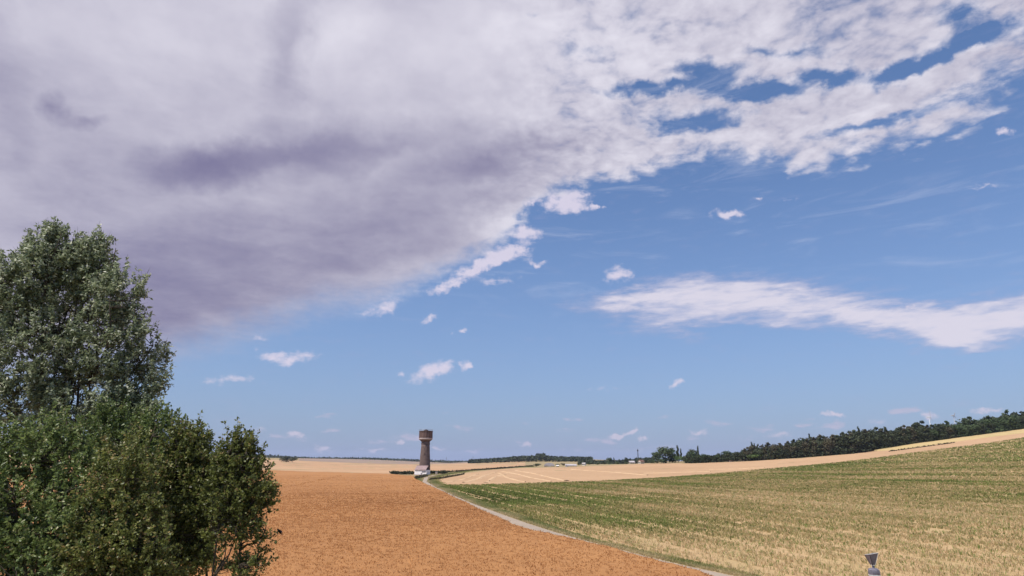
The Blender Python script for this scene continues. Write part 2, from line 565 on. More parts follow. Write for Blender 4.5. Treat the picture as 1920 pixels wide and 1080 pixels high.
# --- ground materials
def field_mat(name, cols, scales, rough=0.95, stripe=None, bump=0.0):
    """earth colours mixed over several sizes of patch; stripe = (angle, spacing, strength, colour)"""
    m, q, b = new_mat(name, rough, 0.1)
    co = q.node('ShaderNodeTexCoord').outputs['Object']
    base = q.mix(q.ramp(q.noise(co, scales[0], 5, 0.6), 0.35, 0.65), cols[0], cols[1])
    base = q.mix(q.mul(q.ramp(q.noise(co, scales[1], 6, 0.7), 0.45, 0.75), 0.75), base, cols[2])
    if stripe:
        ang, sp, st, sc = stripe
        w = q.node('ShaderNodeTexWave', wave_type='BANDS', bands_direction='X')
        q.put(w.inputs['Vector'], q.mapping(co, rot=(0, 0, ang)))
        w.inputs['Scale'].default_value = 0.314 / sp          # one band every sp metres
        w.inputs['Distortion'].default_value = 1.2
        w.inputs['Detail'].default_value = 3
        w.inputs['Detail Scale'].default_value = 0.6
        base = q.mix(q.mul(q.ramp(w.outputs[1], 0.55, 0.9), st), base, sc)
    q.put(b.inputs['Base Color'], base)
    if bump:
        bn = q.node('ShaderNodeBump')
        bn.inputs['Strength'].default_value = bump
        bn.inputs['Distance'].default_value = 0.3
        q.put(bn.inputs['Height'], q.noise(co, 2.5, 5, 0.7))
        q.put(b.inputs['Normal'], bn.outputs[0])
    return m


M = {}
M['ground'] = field_mat('dry_verge_earth', [(0.27, 0.21, 0.115), (0.33, 0.255, 0.14), (0.19, 0.17, 0.075)], (0.05, 0.6))
M['wheat_base'] = field_mat('wheat_canopy', [(0.335, 0.164, 0.067), (0.39, 0.196, 0.080), (0.275, 0.13, 0.053)], (0.03, 0.9), bump=0.6)
M['soil'] = field_mat('green_field_soil', [(0.40, 0.28, 0.152), (0.45, 0.315, 0.172), (0.27, 0.19, 0.09)], (0.04, 1.6), stripe=(R(15), 7.2, 0.25, (0.33, 0.27, 0.12)))
M['stubble'] = field_mat('stubble_straw', [(0.375, 0.24, 0.14), (0.43, 0.28, 0.165), (0.32, 0.195, 0.105)], (0.02, 0.25), stripe=(R(-58), 7.0, 0.4, (0.52, 0.36, 0.22)), bump=0.4)
M['far_stubble'] = field_mat('far_stubble', [(0.40, 0.25, 0.145), (0.46, 0.30, 0.18), (0.33, 0.20, 0.11)], (0.006, 0.03), stripe=(R(8), 22.0, 0.4, (0.40, 0.25, 0.13)))
M['strip_field'] = field_mat('ripening_grain', [(0.42, 0.32, 0.16), (0.48, 0.36, 0.18), (0.34, 0.27, 0.12)], (0.02, 0.2))
M['far_brown'] = field_mat('far_ploughed', [(0.25, 0.19, 0.15), (0.30, 0.22, 0.17), (0.22, 0.17, 0.12)], (0.004, 0.02))
M['road'] = field_mat('worn_asphalt', [(0.31, 0.255, 0.205), (0.36, 0.295, 0.235), (0.24, 0.20, 0.155)], (0.15, 1.2))
M['road_edge'] = field_mat('gravel_shoulder', [(0.36, 0.27, 0.18), (0.42, 0.32, 0.21), (0.27, 0.21, 0.12)], (0.2, 1.5))

# --- the ground sheet, out to the horizon
na = 241
azs = np.linspace(-math.pi, math.pi, 361)
strip_r = np.full(361, 0.1)
ground = strip('ground', azs, strip_r, np.full(361, 12000.0), M['ground'], lift=-0.02, nr=210)
prop(ground, kind='structure')

A = lambda px: az_of(px)
c_back = curve(E_WHEAT_BACK, 0.8); c_side = curve(E_WHEAT_SIDE, 0.8)
c_gn = curve(E_GREEN_NEAR, 0.0); c_gf = curve(E_GREEN_FAR, 0.3); c_sf = curve(E_STUB_FAR, 0.0)
wa = np.concatenate([c_back[0], c_side[0]]); wr = np.concatenate([c_back[1], c_side[1]])
o_ = np.argsort(wa); c_wheat = (wa[o_], wr[o_])


def canopy_bump(X, Y, RR):
    fade = 1 - sstep(150, 420, RR) * 0.6
    b = 0.16 * (fbm(X / 1.2, Y / 1.2, 3, 3) - 0.5) * fade + 0.28 * (fbm(X / 9, Y / 9, 3, 5) - 0.5)
    # faint wheel tracks through the crop
    t = (X + 0.16 * Y + 62) / 14.0
    return b - 0.25 * np.exp(-((t - np.round(t)) * 14 / 0.55) ** 2) * (np.abs(np.round(t)) < 3)


# wheat: every azimuth from left of the frame to the right-hand edge of the crop
az_w = np.linspace(A(-260), c_side[0][-1] - 1e-4, 420)
wheat_r1 = rng_of(c_wheat, az_w)
wheat_r0 = np.minimum(np.full(len(az_w), 17.0), wheat_r1 * 0.98)
wheat = strip('wheat_field', az_w, wheat_r0, wheat_r1, M['wheat_base'], lift=0.80, nr=420, bump=canopy_bump, skirt=True)
prop(wheat, kind='structure')

# green row crop on the right
az_g = np.linspace(c_gn[0][0] + 1e-4, A(1990), 300)
green_r0 = rng_of(c_gn, az_g); green_r1 = rng_of(c_gf, az_g)
green = strip('row_crop_field', az_g, green_r0, green_r1, M['soil'], lift=0.03, nr=160)
prop(green, kind='structure')

# stubble beyond it
az_s = np.linspace(A(814), A(1990), 260)
stub_far = rng_of(c_sf, az_s)
c_roadside = curve([(812, 898), (826, 895.5), (850, 891), (880, 886.5), (920, 881.5), (950, 879.2), (985, 877.6)], 0.0)
stub_far = np.where(az_s < A(985), rng_of(c_roadside, az_s), stub_far)
stub = strip('stubble_field', az_s, rng_of(c_gf, az_s) + 0.4, np.maximum(stub_far, rng_of(c_gf, az_s) + 0.8), M['stubble'], lift=0.02, nr=90)
prop(stub, kind='structure')

# pale fields beyond the tower and to the left
az_l = np.linspace(A(-260), A(985), 200)
c_left = curve([(-260, 872), (100, 876), (300, 877), (500, 881), (620, 885), (740, 889), (790, 891), (830, 888), (860, 884.5), (905, 880), (950, 877), (985, 876)], 0.0)
far_pale = strip('far_stubble_field', az_l, rng_of(c_left, az_l) + 2.5, np.full(200, 1180.0), M['far_stubble'], lift=0.02, nr=80)
prop(far_pale, kind='structure')
az_b = np.linspace(A(560), A(1000), 60)
fb = strip('far_ploughed_field', az_b, np.full(60, 1185.0), np.full(60, 2400.0), M['far_brown'], lift=0.05, nr=30)
prop(fb, kind='structure')
# narrow strip of standing grain under the wood on the right
c_s0 = curve([(1660, 847), (1720, 839), (1760, 833), (1800, 827), (1860, 819), (1920, 812), (1955, 807), (1990, 803)], 0.0)
az_n = np.linspace(A(1640), A(1985), 90)
sgap = np.clip((az_n - A(1640)) / 0.04, 0, 1) ** 0.5
n0 = rng_of(c_s0, az_n); n1 = rng_of(c_sf, az_n)
n0 = n1 - (n1 - n0) * sgap
ns = strip('grain_strip', az_n, n0, np.maximum(n1, n0 + 0.2), M['strip_field'], lift=0.5, nr=14, skirt=True)
prop(ns, kind='structure')


# --- the lane: a ribbon from the right foreground up to the tower, then away to the right
def ribbon(name, ctr, half, mat, lift, parent=None):
    ctr = np.asarray(ctr)[:, :2]
    d = np.gradient(ctr, axis=0); d /= np.linalg.norm(d, axis=1)[:, None]
    nrm = np.stack([d[:, 1], -d[:, 0]], 1)
    cols = []
    for s in np.linspace(-1, 1, 7):
        p = ctr + nrm * (half * s)[:, None]
        z = zt(p[:, 0], p[:, 1]) + lift + 0.05 * (1 - s * s)
        cols.append(np.column_stack([p, z]))
    V = np.stack(cols, 1).reshape(-1, 3)
    n = len(ctr)
    i, j = np.meshgrid(np.arange(n - 1), np.arange(6), indexing='ij')
    a = (i * 7 + j).ravel()
    return link(name, fast_mesh(name, V, np.stack([a, a + 1, a + 8, a + 7], -1), 4, True), mat, parent)


def smooth_path(P, n=200):
    P = np.asarray(P, float)
    s = np.r_[0, np.cumsum(np.linalg.norm(np.diff(P[:, :2], axis=0), axis=1))]
    t = np.linspace(0, s[-1], n)
    Q = np.column_stack([np.interp(t, s, P[:, k]) for k in range(2)])
    w = np.hanning(7); w /= w.sum()
    E = np.vstack([Q[:1] - (Q[1] - Q[0]) * np.arange(3, 0, -1)[:, None], Q, Q[-1:] + (Q[-1] - Q[-2]) * np.arange(1, 4)[:, None]])
    return np.column_stack([np.convolve(E[:, k], w, mode='valid') for k in range(2)])


lane_px = [(1700, 1190), (1460, 1112), (1352, 1085), (1236, 1060), (1136, 1033), (1060, 1012), (1005, 995), (973, 983.5), (947, 974), (910, 959.5), (873, 944.5), (840, 929.5), (812, 914.5), (796, 904),
           (800, 895.5), (815, 891.5), (840, 887.5), (880, 882.5), (920, 879), (965, 876.5), (1000, 875.5)]
lane = smooth_path([hit(*p) for p in lane_px], 260)
ribbon('lane_shoulder', lane, np.full(len(lane), 1.8), M['road_edge'], 0.0)
prop(bpy.data.objects['lane_shoulder'], kind='structure')
ribbon('lane', lane, np.full(len(lane), 1.35), M['road'], 0.03)
prop(bpy.data.objects['lane'], kind='structure')


# ------------------------------------------------------------------ crops and grass (nobody could count them: one object each)
rngp = np.random.default_rng(11)


def leafy_mat(name, cols, trans=0.25, rough=0.6, spec=0.25, big=None):
    """foliage: colour from the per-plant value 'tint' along a ramp of colours, part of the light passes through"""
    m, q, b = new_mat(name, rough, spec)
    at = q.node('ShaderNodeAttribute', attribute_name='tint')
    rp_ = q.node('ShaderNodeValToRGB')
    el = rp_.color_ramp.elements
    while len(el) < len(cols):
        el.new(0.5)
    for e, (pos, c_) in zip(el, cols):
        e.position = pos; e.color = (*c_, 1)
    q.put(rp_.inputs[0], at.outputs[2])
    col = rp_.outputs[0]
    q.put(b.inputs['Base Color'], col)
    tr = q.node('ShaderNodeBsdfTranslucent')
    q.put(tr.inputs[0], col)
    mx = q.node('ShaderNodeMixShader')
    mx.inputs[0].default_value = trans
    q.nt.links.new(b.outputs[0], mx.inputs[1]); q.nt.links.new(tr.outputs[0], mx.inputs[2])
    q.nt.links.new(mx.outputs[0], q.nt.nodes['Material Output'].inputs[0])
    return m


def scatter_polar(az0, az1, rlo, rhi, dens0, rref, n_try, seed):
    """random (x, y, r, az); density per m2 = dens0 inside rref, falling with 1/r^2 beyond"""
    rg = np.random.default_rng(seed)
    az = rg.uniform(az0, az1, n_try)
    # density * r dr: constant density inside rref, ~1/r^2 outside
    q1 = 0.5 * (rref ** 2 - rlo ** 2) if rref > rlo else 0.0
    q2 = rref ** 2 * math.log(max(rhi / max(rref, rlo), 1.0))
    u = rg.uniform(0, q1 + q2, n_try)
    r = np.where(u < q1, np.sqrt(rlo ** 2 + 2 * np.minimum(u, q1)), max(rref, rlo) * np.exp(np.maximum(u - q1, 0) / rref ** 2))
    return r * np.sin(az), r * np.cos(az), r, az


def blades(x, y, z0, h, w, n_blade, lean, tint, seed, tint_jit=0.1, spread=0.06):
    """n_blade upright triangular blades per plant"""
    rg = np.random.default_rng(seed)
    n = len(x) * n_blade
    X = np.repeat(x, n_blade) + rg.normal(0, 1, n) * np.repeat(spread, n_blade)
    Y = np.repeat(y, n_blade) + rg.normal(0, 1, n) * np.repeat(spread, n_blade)
    Z = np.repeat(z0, n_blade)
    H = np.repeat(h, n_blade) * rg.uniform(0.65, 1.15, n)
    W = np.repeat(w, n_blade) * rg.uniform(0.7, 1.3, n)
    th = rg.uniform(0, 2 * np.pi, n)
    lx = rg.normal(0, 1, n) * lean * H; ly = rg.normal(0, 1, n) * lean * H
    sx = np.cos(th) * W * 0.5; sy = np.sin(th) * W * 0.5
    V = np.empty((n, 4, 3), np.float32)
    V[:, 0] = np.stack([X - sx * 0.5, Y - sy * 0.5, Z], -1)
    V[:, 1] = np.stack([X + sx * 0.5, Y + sy * 0.5, Z], -1)
    V[:, 2] = np.stack([X + sx + lx * 0.7, Y + sy + ly * 0.7, Z + H * 0.75], -1)
    V[:, 3] = np.stack([X - sx * 0.4 + lx, Y - sy * 0.4 + ly, Z + H], -1)
    Fc = np.arange(n * 4).reshape(n, 4)
    T = np.clip(np.repeat(tint, n_blade) + rg.normal(0, tint_jit, n), 0, 1)
    return V.reshape(-1, 3), Fc, np.repeat(T, 4)


# wheat ears
M['wheat'] = leafy_mat('ripe_wheat', [(0.0, (0.32, 0.15, 0.058)), (0.45, (0.465, 0.232, 0.092)), (0.8, (0.55, 0.30, 0.13)), (1.0, (0.66, 0.40, 0.19))], 0.45, 0.7, 0.15)
x, y, r, az = scatter_polar(A(280), c_side[0][-1], 24.0, 330.0, 1.0, 95.0, 165000, 21)
ok = r < rng_of(c_wheat, az) - 0.1
x, y, r, az = x[ok], y[ok], r[ok], az[ok]
sz = np.clip(r / 70.0, 0.75, 3.2)
patch = fbm(x / 14, y / 14, 4, 31)
track = np.exp(-(((x + 0.16 * y + 62) / 14.0 - np.round((x + 0.16 * y + 62) / 14.0)) * 14 / 0.8) ** 2) * (np.abs(np.round((x + 0.16 * y + 62) / 14)) < 3)
tint = 0.52 + 1.1 * (patch - 0.5) + 0.5 * (fbm(x / 55, y / 55, 3, 33) - 0.5) - 0.35 * track
z0 = zt(x, y) + 0.68 + canopy_bump(x, y, r)
V, Fc, T = blades(x, y, z0, 0.22 * (1 - 0.3 * sstep(70, 220, r)), 0.085 * sz, 3, 0.6, tint, 5, 0.11, 0.10 * sz)
prop(link('wheat_ears', fast_mesh('wheat_ears', V, Fc, 4, attrs={'tint': T}), M['wheat']), 'ripe orange-brown wheat ears covering the field in front of the tower', 'wheat', kind='stuff')

# row crop
M['row_crop'] = leafy_mat('row_crop_leaves', [(0.0, (0.075, 0.092, 0.024)), (0.30, (0.195, 0.272, 0.062)), (0.55, (0.36, 0.30, 0.13)), (0.8, (0.55, 0.41, 0.225)), (1.0, (0.66, 0.52, 0.31))], 0.40, 0.65, 0.2)
ROW = R(-15.0)                      # rows run beside the lane
rd = np.array([math.sin(ROW), math.cos(ROW)]); rn = np.array([rd[1], -rd[0]])
x, y, r, az = scatter_polar(c_gn[0][0], A(1980), 26.0, 480.0, 1.0, 95.0, 250000, 22)
s_ = x * rn[0] + y * rn[1]; t_ = x * rd[0] + y * rd[1]
pitch_ = np.where(r < 130, 0.9, 1.8)
k_ = np.round(s_ / pitch_)
s2 = k_ * pitch_ + rngp.normal(0, 0.09, len(s_)) * (pitch_ / 0.9)
x = s2 * rn[0] + t_ * rd[0]; y = s2 * rn[1] + t_ * rd[1]
r = np.hypot(x, y); az = np.arctan2(x, y)
in_row = np.abs(s2 / 2.4 - np.round(s2 / 2.4)) < 0.27
gap_row = (np.abs(k_ * pitch_ / 7.2 - np.round(k_ * pitch_ / 7.2)) * 7.2 < 0.5)
bare = fbm(x / 3.2, y / 3.2, 3, 44)
ok = (r > rng_of(c_gn, az) + 0.4) & (r < rng_of(c_gf, az) - 0.5) & ~(gap_row & (rngp.random(len(x)) < 0.75)) & (bare > 0.22) & (in_row | (rngp.random(len(x)) < 0.62) | (r > 140))
x, y, r, az, k_ = x[ok], y[ok], r[ok], az[ok], k_[ok]
sz = np.clip(r / 80.0, 0.7, 4.0)
patch = fbm(x / 26, y / 26, 4, 51) - 0.5
side = s_[ok]                       # distance from the lane across the rows
band = fbm(side / 7.0, t_[ok] / 70.0, 4, 57) - 0.5                       # drilled strips differ a little from one another
green_ness = 0.36 * sstep(70, 170, r) + 0.55 * sstep(48, 3, side - 23.0) * sstep(56, 88, r) + 0.22 * sstep(250, 330, r)
tint = 0.83 - 0.74 * np.clip(green_ness, 0, 0.85) - (0.55 * patch + 0.75 * band) * (0.35 + sstep(55, 140, r))
tint = np.where(rngp.random(len(x)) < 0.26, tint - 0.5, tint)
z0 = zt(x, y) + 0.01
V, Fc, T = blades(x, y, z0, 0.30 * (0.75 + 0.25 * sz), 0.070 * sz, 3, 0.42, np.clip(tint, 0.02, 0.98), 6, 0.12, 0.07 * sz)
prop(link('row_crop_plants', fast_mesh('row_crop_plants', V, Fc, 4, attrs={'tint': T}), M['row_crop']), 'green and yellowing low crop planted in rows right of the lane', 'crop', kind='stuff')

# grass on the verges of the lane
M['grass'] = leafy_mat('verge_grass', [(0.0, (0.08, 0.105, 0.028)), (0.45, (0.23, 0.255, 0.085)), (0.75, (0.40, 0.335, 0.165)), (1.0, (0.52, 0.42, 0.23))], 0.42, 0.7, 0.2)
cum = np.r_[0, np.cumsum(np.linalg.norm(np.diff(lane, axis=0), axis=1))]
tt = cum[-1] * rngp.random(60000) ** 1.6
lx = np.interp(tt, cum, lane[:, 0]); ly = np.interp(tt, cum, lane[:, 1])
dl = np.gradient(lane, axis=0); dl /= np.linalg.norm(dl, axis=1)[:, None]
ddx = np.interp(tt, cum, dl[:, 0]); ddy = np.interp(tt, cum, dl[:, 1])
sgn = np.where(rngp.random(len(tt)) < 0.72, 1, -1)
off = sgn * (1.45 + np.abs(rngp.normal(0, 1.5, len(tt))))
x = lx + ddy * off; y = ly - ddx * off
r = np.hypot(x, y); az = np.arctan2(x, y)
in_green = (az > c_gn[0][0]) & (r > rng_of(c_gn, az) + 0.8) & (r < rng_of(c_gf, az))
in_wheat = r < rng_of(c_wheat, az) - 0.4
ok = ~in_green & ~(in_wheat & (az < c_side[0][-1])) & (r > 20)
x, y, r, off = x[ok], y[ok], r[ok], off[ok]
sz = np.clip(r / 70, 0.7, 4)
tint = 0.60 + 0.9 * (fbm(x / 5, y / 5, 3, 61) - 0.5) - 0.10 * (np.abs(off) > 3.0) + 0.22 * (np.abs(off) < 2.0) - 0.16 * sstep(100, 60, r) * (off > 2.4)
V, Fc, T = blades(x, y, zt(x, y) - 0.02, 0.22 * (0.8 + 0.2 * sz), 0.06 * sz, 3, 0.5, np.clip(tint, 0.02, 0.98), 7, 0.1, 0.07 * sz)
prop(link('verge_grass', fast_mesh('verge_grass', V, Fc, 4, attrs={'tint': T}), M['grass']), 'dry and green grass along both edges of the lane', 'grass', kind='stuff')

# straw swaths left on the stubble beyond the lane
M['straw'] = field_mat('cut_straw', [(0.47, 0.325, 0.195), (0.53, 0.37, 0.225), (0.40, 0.265, 0.15)], (0.2, 1.5))
sw_px = [((835, 905), (902, 889)), ((862, 905), (935, 884.5)), ((905, 905), (950, 888)), ((985, 904), (930, 887)), ((1040, 902.5), (940, 884)), ((1068, 901.5), (968, 882)),
         ((1215, 891), (1075, 880)), ((1330, 884.5), (1210, 887.5)), ((1430, 877.5), (1330, 880.5))]
for i, (p0, p1) in enumerate(sw_px):
    a, b = hit(*p0), hit(*p1)
    n = 60
    t = np.linspace(0, 1, n)
    x = a[0] + (b[0] - a[0]) * t + 1.4 * np.sin(t * 5 + i) + 1.2 * (fbm(t * 9, t * 0 + i, 3, 3) - 0.5)
    y = a[1] + (b[1] - a[1]) * t + 0.8 * np.sin(t * 7 + i)
    ctr = np.column_stack([x, y])
    d = np.gradient(ctr, axis=0); d /= np.linalg.norm(d, axis=1)[:, None]
    nm = np.column_stack([d[:, 1], -d[:, 0]])
    half = np.maximum(0.15, -0.5 + 2.4 * fbm(t * 26, t * 0 + 9 * i, 3, 5)); hgt = 0.05 + 0.34 * fbm(t * 30, t * 0 + 3 * i, 3, 8)
    rows = []
    for sd, hz in ((-1, -0.03), (-0.6, 0.7), (0, 1.0), (0.6, 0.7), (1, -0.03)):
        p = ctr + nm * (half * sd)[:, None]
        rows.append(np.column_stack([p, zt(p[:, 0], p[:, 1]) + 0.02 + hgt * hz]))
    V = np.stack(rows, 1).reshape(-1, 3)
    ii, jj = np.meshgrid(np.arange(n - 1), np.arange(4), indexing='ij')
    q0 = (ii * 5 + jj).ravel()
    side_w = ['nearest the bend of the lane', 'second from the bend of the lane', 'third from the bend of the lane', 'fourth from the bend of the lane', 'fifth from the bend of the lane', 'sixth from the bend of the lane',
              'long, running far back into the field', 'beside the green crop below the rounded tree', 'beside the green crop, farthest right'][i]
    prop(link('straw_swath', fast_mesh('straw_swath', V, np.stack([q0, q0 + 1, q0 + 6, q0 + 5], -1), 4), M['straw']), 'pale cut straw swath on the stubble, ' + side_w, 'straw swath', 'straw swaths on the stubble')


# ------------------------------------------------------------------ materials of built things
M['tank_brick'] = plain('tank_brick', (0.118, 0.080, 0.068), 0.9, 0.15, 0.25, 1.2)
M['pilaster'] = plain('pilaster_brick', (0.165, 0.110, 0.093), 0.9, 0.15, 0.2, 1.5)
M['shaft'] = plain('shaft_render', (0.145, 0.106, 0.094), 0.92, 0.15, 0.16, 0.5)
M['band'] = plain('pale_concrete', (0.40, 0.34, 0.32), 0.9, 0.15, 0.15, 1.0)
M['dark_metal'] = plain('dark_sheet', (0.035, 0.03, 0.04), 0.6, 0.3, 0.2, 2.0)
M['white_wall'] = plain('whitewash', (0.84, 0.80, 0.79), 0.9, 0.2, 0.08, 0.6)
M['pink_roof'] = plain('weathered_roof', (0.30, 0.22, 0.215), 0.9, 0.15, 0.15, 1.5)
M['glass_dark'] = plain('dark_pane', (0.03, 0.035, 0.045), 0.2, 0.5, 0.1)
M['door'] = plain('grey_door', (0.30, 0.27, 0.28), 0.7, 0.2, 0.1)
M['grey_roof'] = plain('fibre_cement_roof', (0.40, 0.37, 0.38), 0.9, 0.15, 0.12, 0.3)
M['cream_wall'] = plain('cream_render', (0.62, 0.54, 0.46), 0.9, 0.15, 0.1, 0.5)
M['tile_roof'] = plain('clay_tile_roof', (0.24, 0.14, 0.11), 0.9, 0.15, 0.2, 0.8)
M['steel'] = plain('galvanised_steel', (0.30, 0.31, 0.34), 0.5, 0.4, 0.1, 2.0, 0.6)
M['turbine'] = plain('white_gelcoat', (0.50, 0.52, 0.56), 0.5, 0.3, 0.03)
M['turbine_grey'] = plain('grey_gelcoat', (0.34, 0.35, 0.38), 0.5, 0.3, 0.03)

# ------------------------------------------------------------------ water tower
tp = hit(795.8, 888.5)
tower = empty('water_tower', tuple(tp))
prop(tower, 'tall brown water tower with wide ribbed tank on a tapering shaft', 'water tower')
k = 1 / 3.45 * (tp[1] / 345.0)                   # metres per photo pixel at the tower
H0 = 23.5 * tp[1] / 345.0                        # overall height
zz = lambda f: f * H0
shaft = MB().lathe([(11.4 * k, -0.6), (11.2 * k, 0.6), (10.6 * k, 0.62), (10.2 * k, zz(0.18)), (9.1 * k, zz(0.40)), (8.1 * k, zz(0.60)), (7.8 * k, zz(0.665))], 48).build('shaft', M['shaft'], tower, True)
MB().lathe([(8.25 * k, zz(0.655)), (8.3 * k, zz(0.69)), (7.7 * k, zz(0.70)), (7.7 * k, zz(0.715))], 40).build('collar', M['shaft'], tower)
MB().lathe([(7.75 * k, zz(0.712)), (8.6 * k, zz(0.728)), (10.6 * k, zz(0.748)), (12.2 * k, zz(0.765))], 32).build('corbel', M['tank_brick'], tower)
MB().lathe([(12.2 * k, zz(0.764)), (13.0 * k, zz(0.774)), (13.0 * k, zz(0.797)), (12.3 * k, zz(0.80))], 32).build('ledge_band', M['band'], tower)
tank = MB().lathe([(12.1 * k, zz(0.799)), (12.1 * k, zz(0.945))], 48).build('tank', M['tank_brick'], tower)
for i in range(16):
    t = 2 * math.pi * (i + 0.35) / 16
    m_ = MB().box((12.05 * k, -0.30, zz(0.8005)), (12.75 * k, 0.30, zz(0.938)))
    c_, s_2 = math.cos(t), math.sin(t)
    m_.v = [(a * c_ - b * s_2, a * s_2 + b * c_, z) for a, b, z in m_.v]
    m_.build('pilaster', M['pilaster'], tank)
for i in range(16):                              # blind panels between the ribs
    t = 2 * math.pi * (i + 0.85) / 16
    m_ = MB().box((11.9 * k, -0.38, zz(0.818)), (12.14 * k, 0.38, zz(0.915)))
    c_, s_2 = math.cos(t), math.sin(t)
    m_.v = [(a * c_ - b * s_2, a * s_2 + b * c_, z) for a, b, z in m_.v]
    m_.build('panel', M['pilaster'] if i % 3 else M['tank_brick'], tank)
MB().lathe([(12.0 * k, zz(0.938)), (13.1 * k, zz(0.944)), (13.1 * k, zz(0.958)), (12.6 * k, zz(0.962)), (5.2 * k, zz(0.966))], 48).build('cornice', M['tank_brick'], tower)
lan = MB().lathe([(3.9 * k, zz(0.962)), (3.9 * k, zz(0.982))], 16).build('lantern', M['pilaster'], tower)
MB().lathe([(5.0 * k, zz(0.980)), (5.0 * k, zz(0.984)), (2.2 * k, zz(0.996)), (0.3 * k, zz(1.0))], 16).build('lantern_roof', M['dark_metal'], lan)
rail = MB()
for i in range(14):
    t = 2 * math.pi * i / 14
    p = (12.7 * k * math.cos(t), 12.7 * k * math.sin(t))
    rail.tube([(p[0], p[1], zz(0.958)), (p[0], p[1], zz(0.958) + 0.95)], 0.05, 5)
for h in (0.5, 0.95):
    rail.tube([(12.7 * k * math.cos(2 * math.pi * i / 32), 12.7 * k * math.sin(2 * math.pi * i / 32), zz(0.958) + h) for i in range(33)], 0.03, 5)
rail.build('railing', M['steel'], tower)
MB().box((-0.6, -11.3 * k, 0.0), (0.6, -10.2 * k, 2.2)).build('door', M['door'], tower)
MB().box((-0.35, -9.0 * k - 0.35, zz(0.45)), (0.35, -8.5 * k, zz(0.45) + 0.02)).build('sill', M['shaft'], tower)

# ------------------------------------------------------------------ white annex in front of the tower
hp = hit(788, 890.8)
ann = empty('white_annex', tuple(hp), R(-16))
prop(ann, 'small white rendered building with grey-pink pitched roof at the tower foot', 'building')
ks = hp[1] * CP / F
W2 = 12.0 * ks; WH = 9.2 * ks; DP = 2.6
MB().box((-W2, 0, -0.4), (W2, 2 * DP, WH)).build('wall', M['white_wall'], ann)
RH = 2.1
rf = MB().poly([(-W2 + 0.1, -0.35, WH - 0.05), (W2 - 0.1, -0.35, WH - 0.05), (W2 - 0.1, DP, WH + RH), (-W2 + 0.1, DP, WH + RH), (W2 - 0.1, 2 * DP + 0.35, WH - 0.05), (-W2 + 0.1, 2 * DP + 0.35, WH - 0.05),
                (-W2 + 0.1, -0.35, WH + 0.12), (W2 - 0.1, -0.35, WH + 0.12), (W2 - 0.1, DP, WH + RH + 0.18), (-W2 + 0.1, DP, WH + RH + 0.18), (W2 - 0.1, 2 * DP + 0.35, WH + 0.12), (-W2 + 0.1, 2 * DP + 0.35, WH + 0.12)],
               [(6, 7, 8, 9), (9, 8, 10, 11), (0, 1, 7, 6), (5, 11, 10, 4), (1, 2, 8, 7), (2, 4, 10, 8), (0, 6, 9, 3), (3, 9, 11, 5), (0, 3, 2, 1), (3, 5, 4, 2)]).build('roof', M['pink_roof'], ann)
MB().box((-W2 + 0.1, DP - 0.15, WH + RH + 0.14), (W2 - 0.1, DP + 0.15, WH + RH + 0.26)).build('ridge', M['pink_roof'], rf)
MB().box((-W2 - 0.02, -0.06, -0.3), (W2 + 0.02, -0.003, 0.28)).build('plinth', M['pink_roof'], ann)
wn = MB().box((0.35 * W2 - 0.35, -0.05, WH * 0.52), (0.35 * W2 + 1.95, -0.004, WH * 0.72)).build('window', M['door'], ann)
MB().box((0.35 * W2 - 0.25, -0.07, WH * 0.545), (0.35 * W2 + 0.75, -0.052, WH * 0.695)).build('pane', M['glass_dark'], wn)
MB().box((0.35 * W2 + 0.85, -0.07, WH * 0.545), (0.35 * W2 + 1.85, -0.052, WH * 0.695)).build('pane', M['glass_dark'], wn)
dr = MB().box((0.10 * W2 - 0.1, -0.05, 0.0), (0.10 * W2 + 0.85, -0.004, WH * 0.44)).build('door', M['door'], ann)
MB().box((0.10 * W2 + 0.68, -0.10, 0.6), (0.10 * W2 + 0.76, -0.052, 0.75)).build('handle', M['dark_metal'], dr)
# grey cabinet right of the tower
cp_ = hit(818, 889.6)
cab = empty('utility_cabinet', tuple(cp_))
prop(cab, 'small grey utility cabinet beside the lane, right of the tower', 'cabinet')
MB().box((-0.55, -0.3, 0.1), (0.55, 0.3, 1.45)).build('body', M['cream_wall'], cab)
MB().box((-0.62, -0.36, 1.45), (0.62, 0.36, 1.55)).build('lid', M['steel'], cab)
MB().box((-0.6, -0.34, -0.2), (0.6, 0.34, 0.1)).build('base', M['band'], cab)
MB().box((-0.48, -0.32, 0.2), (-0.02, -0.301, 1.38)).build('door', M['band'], cab)
MB().box((0.02, -0.32, 0.2), (0.48, -0.301, 1.38)).build('door', M['band'], cab)


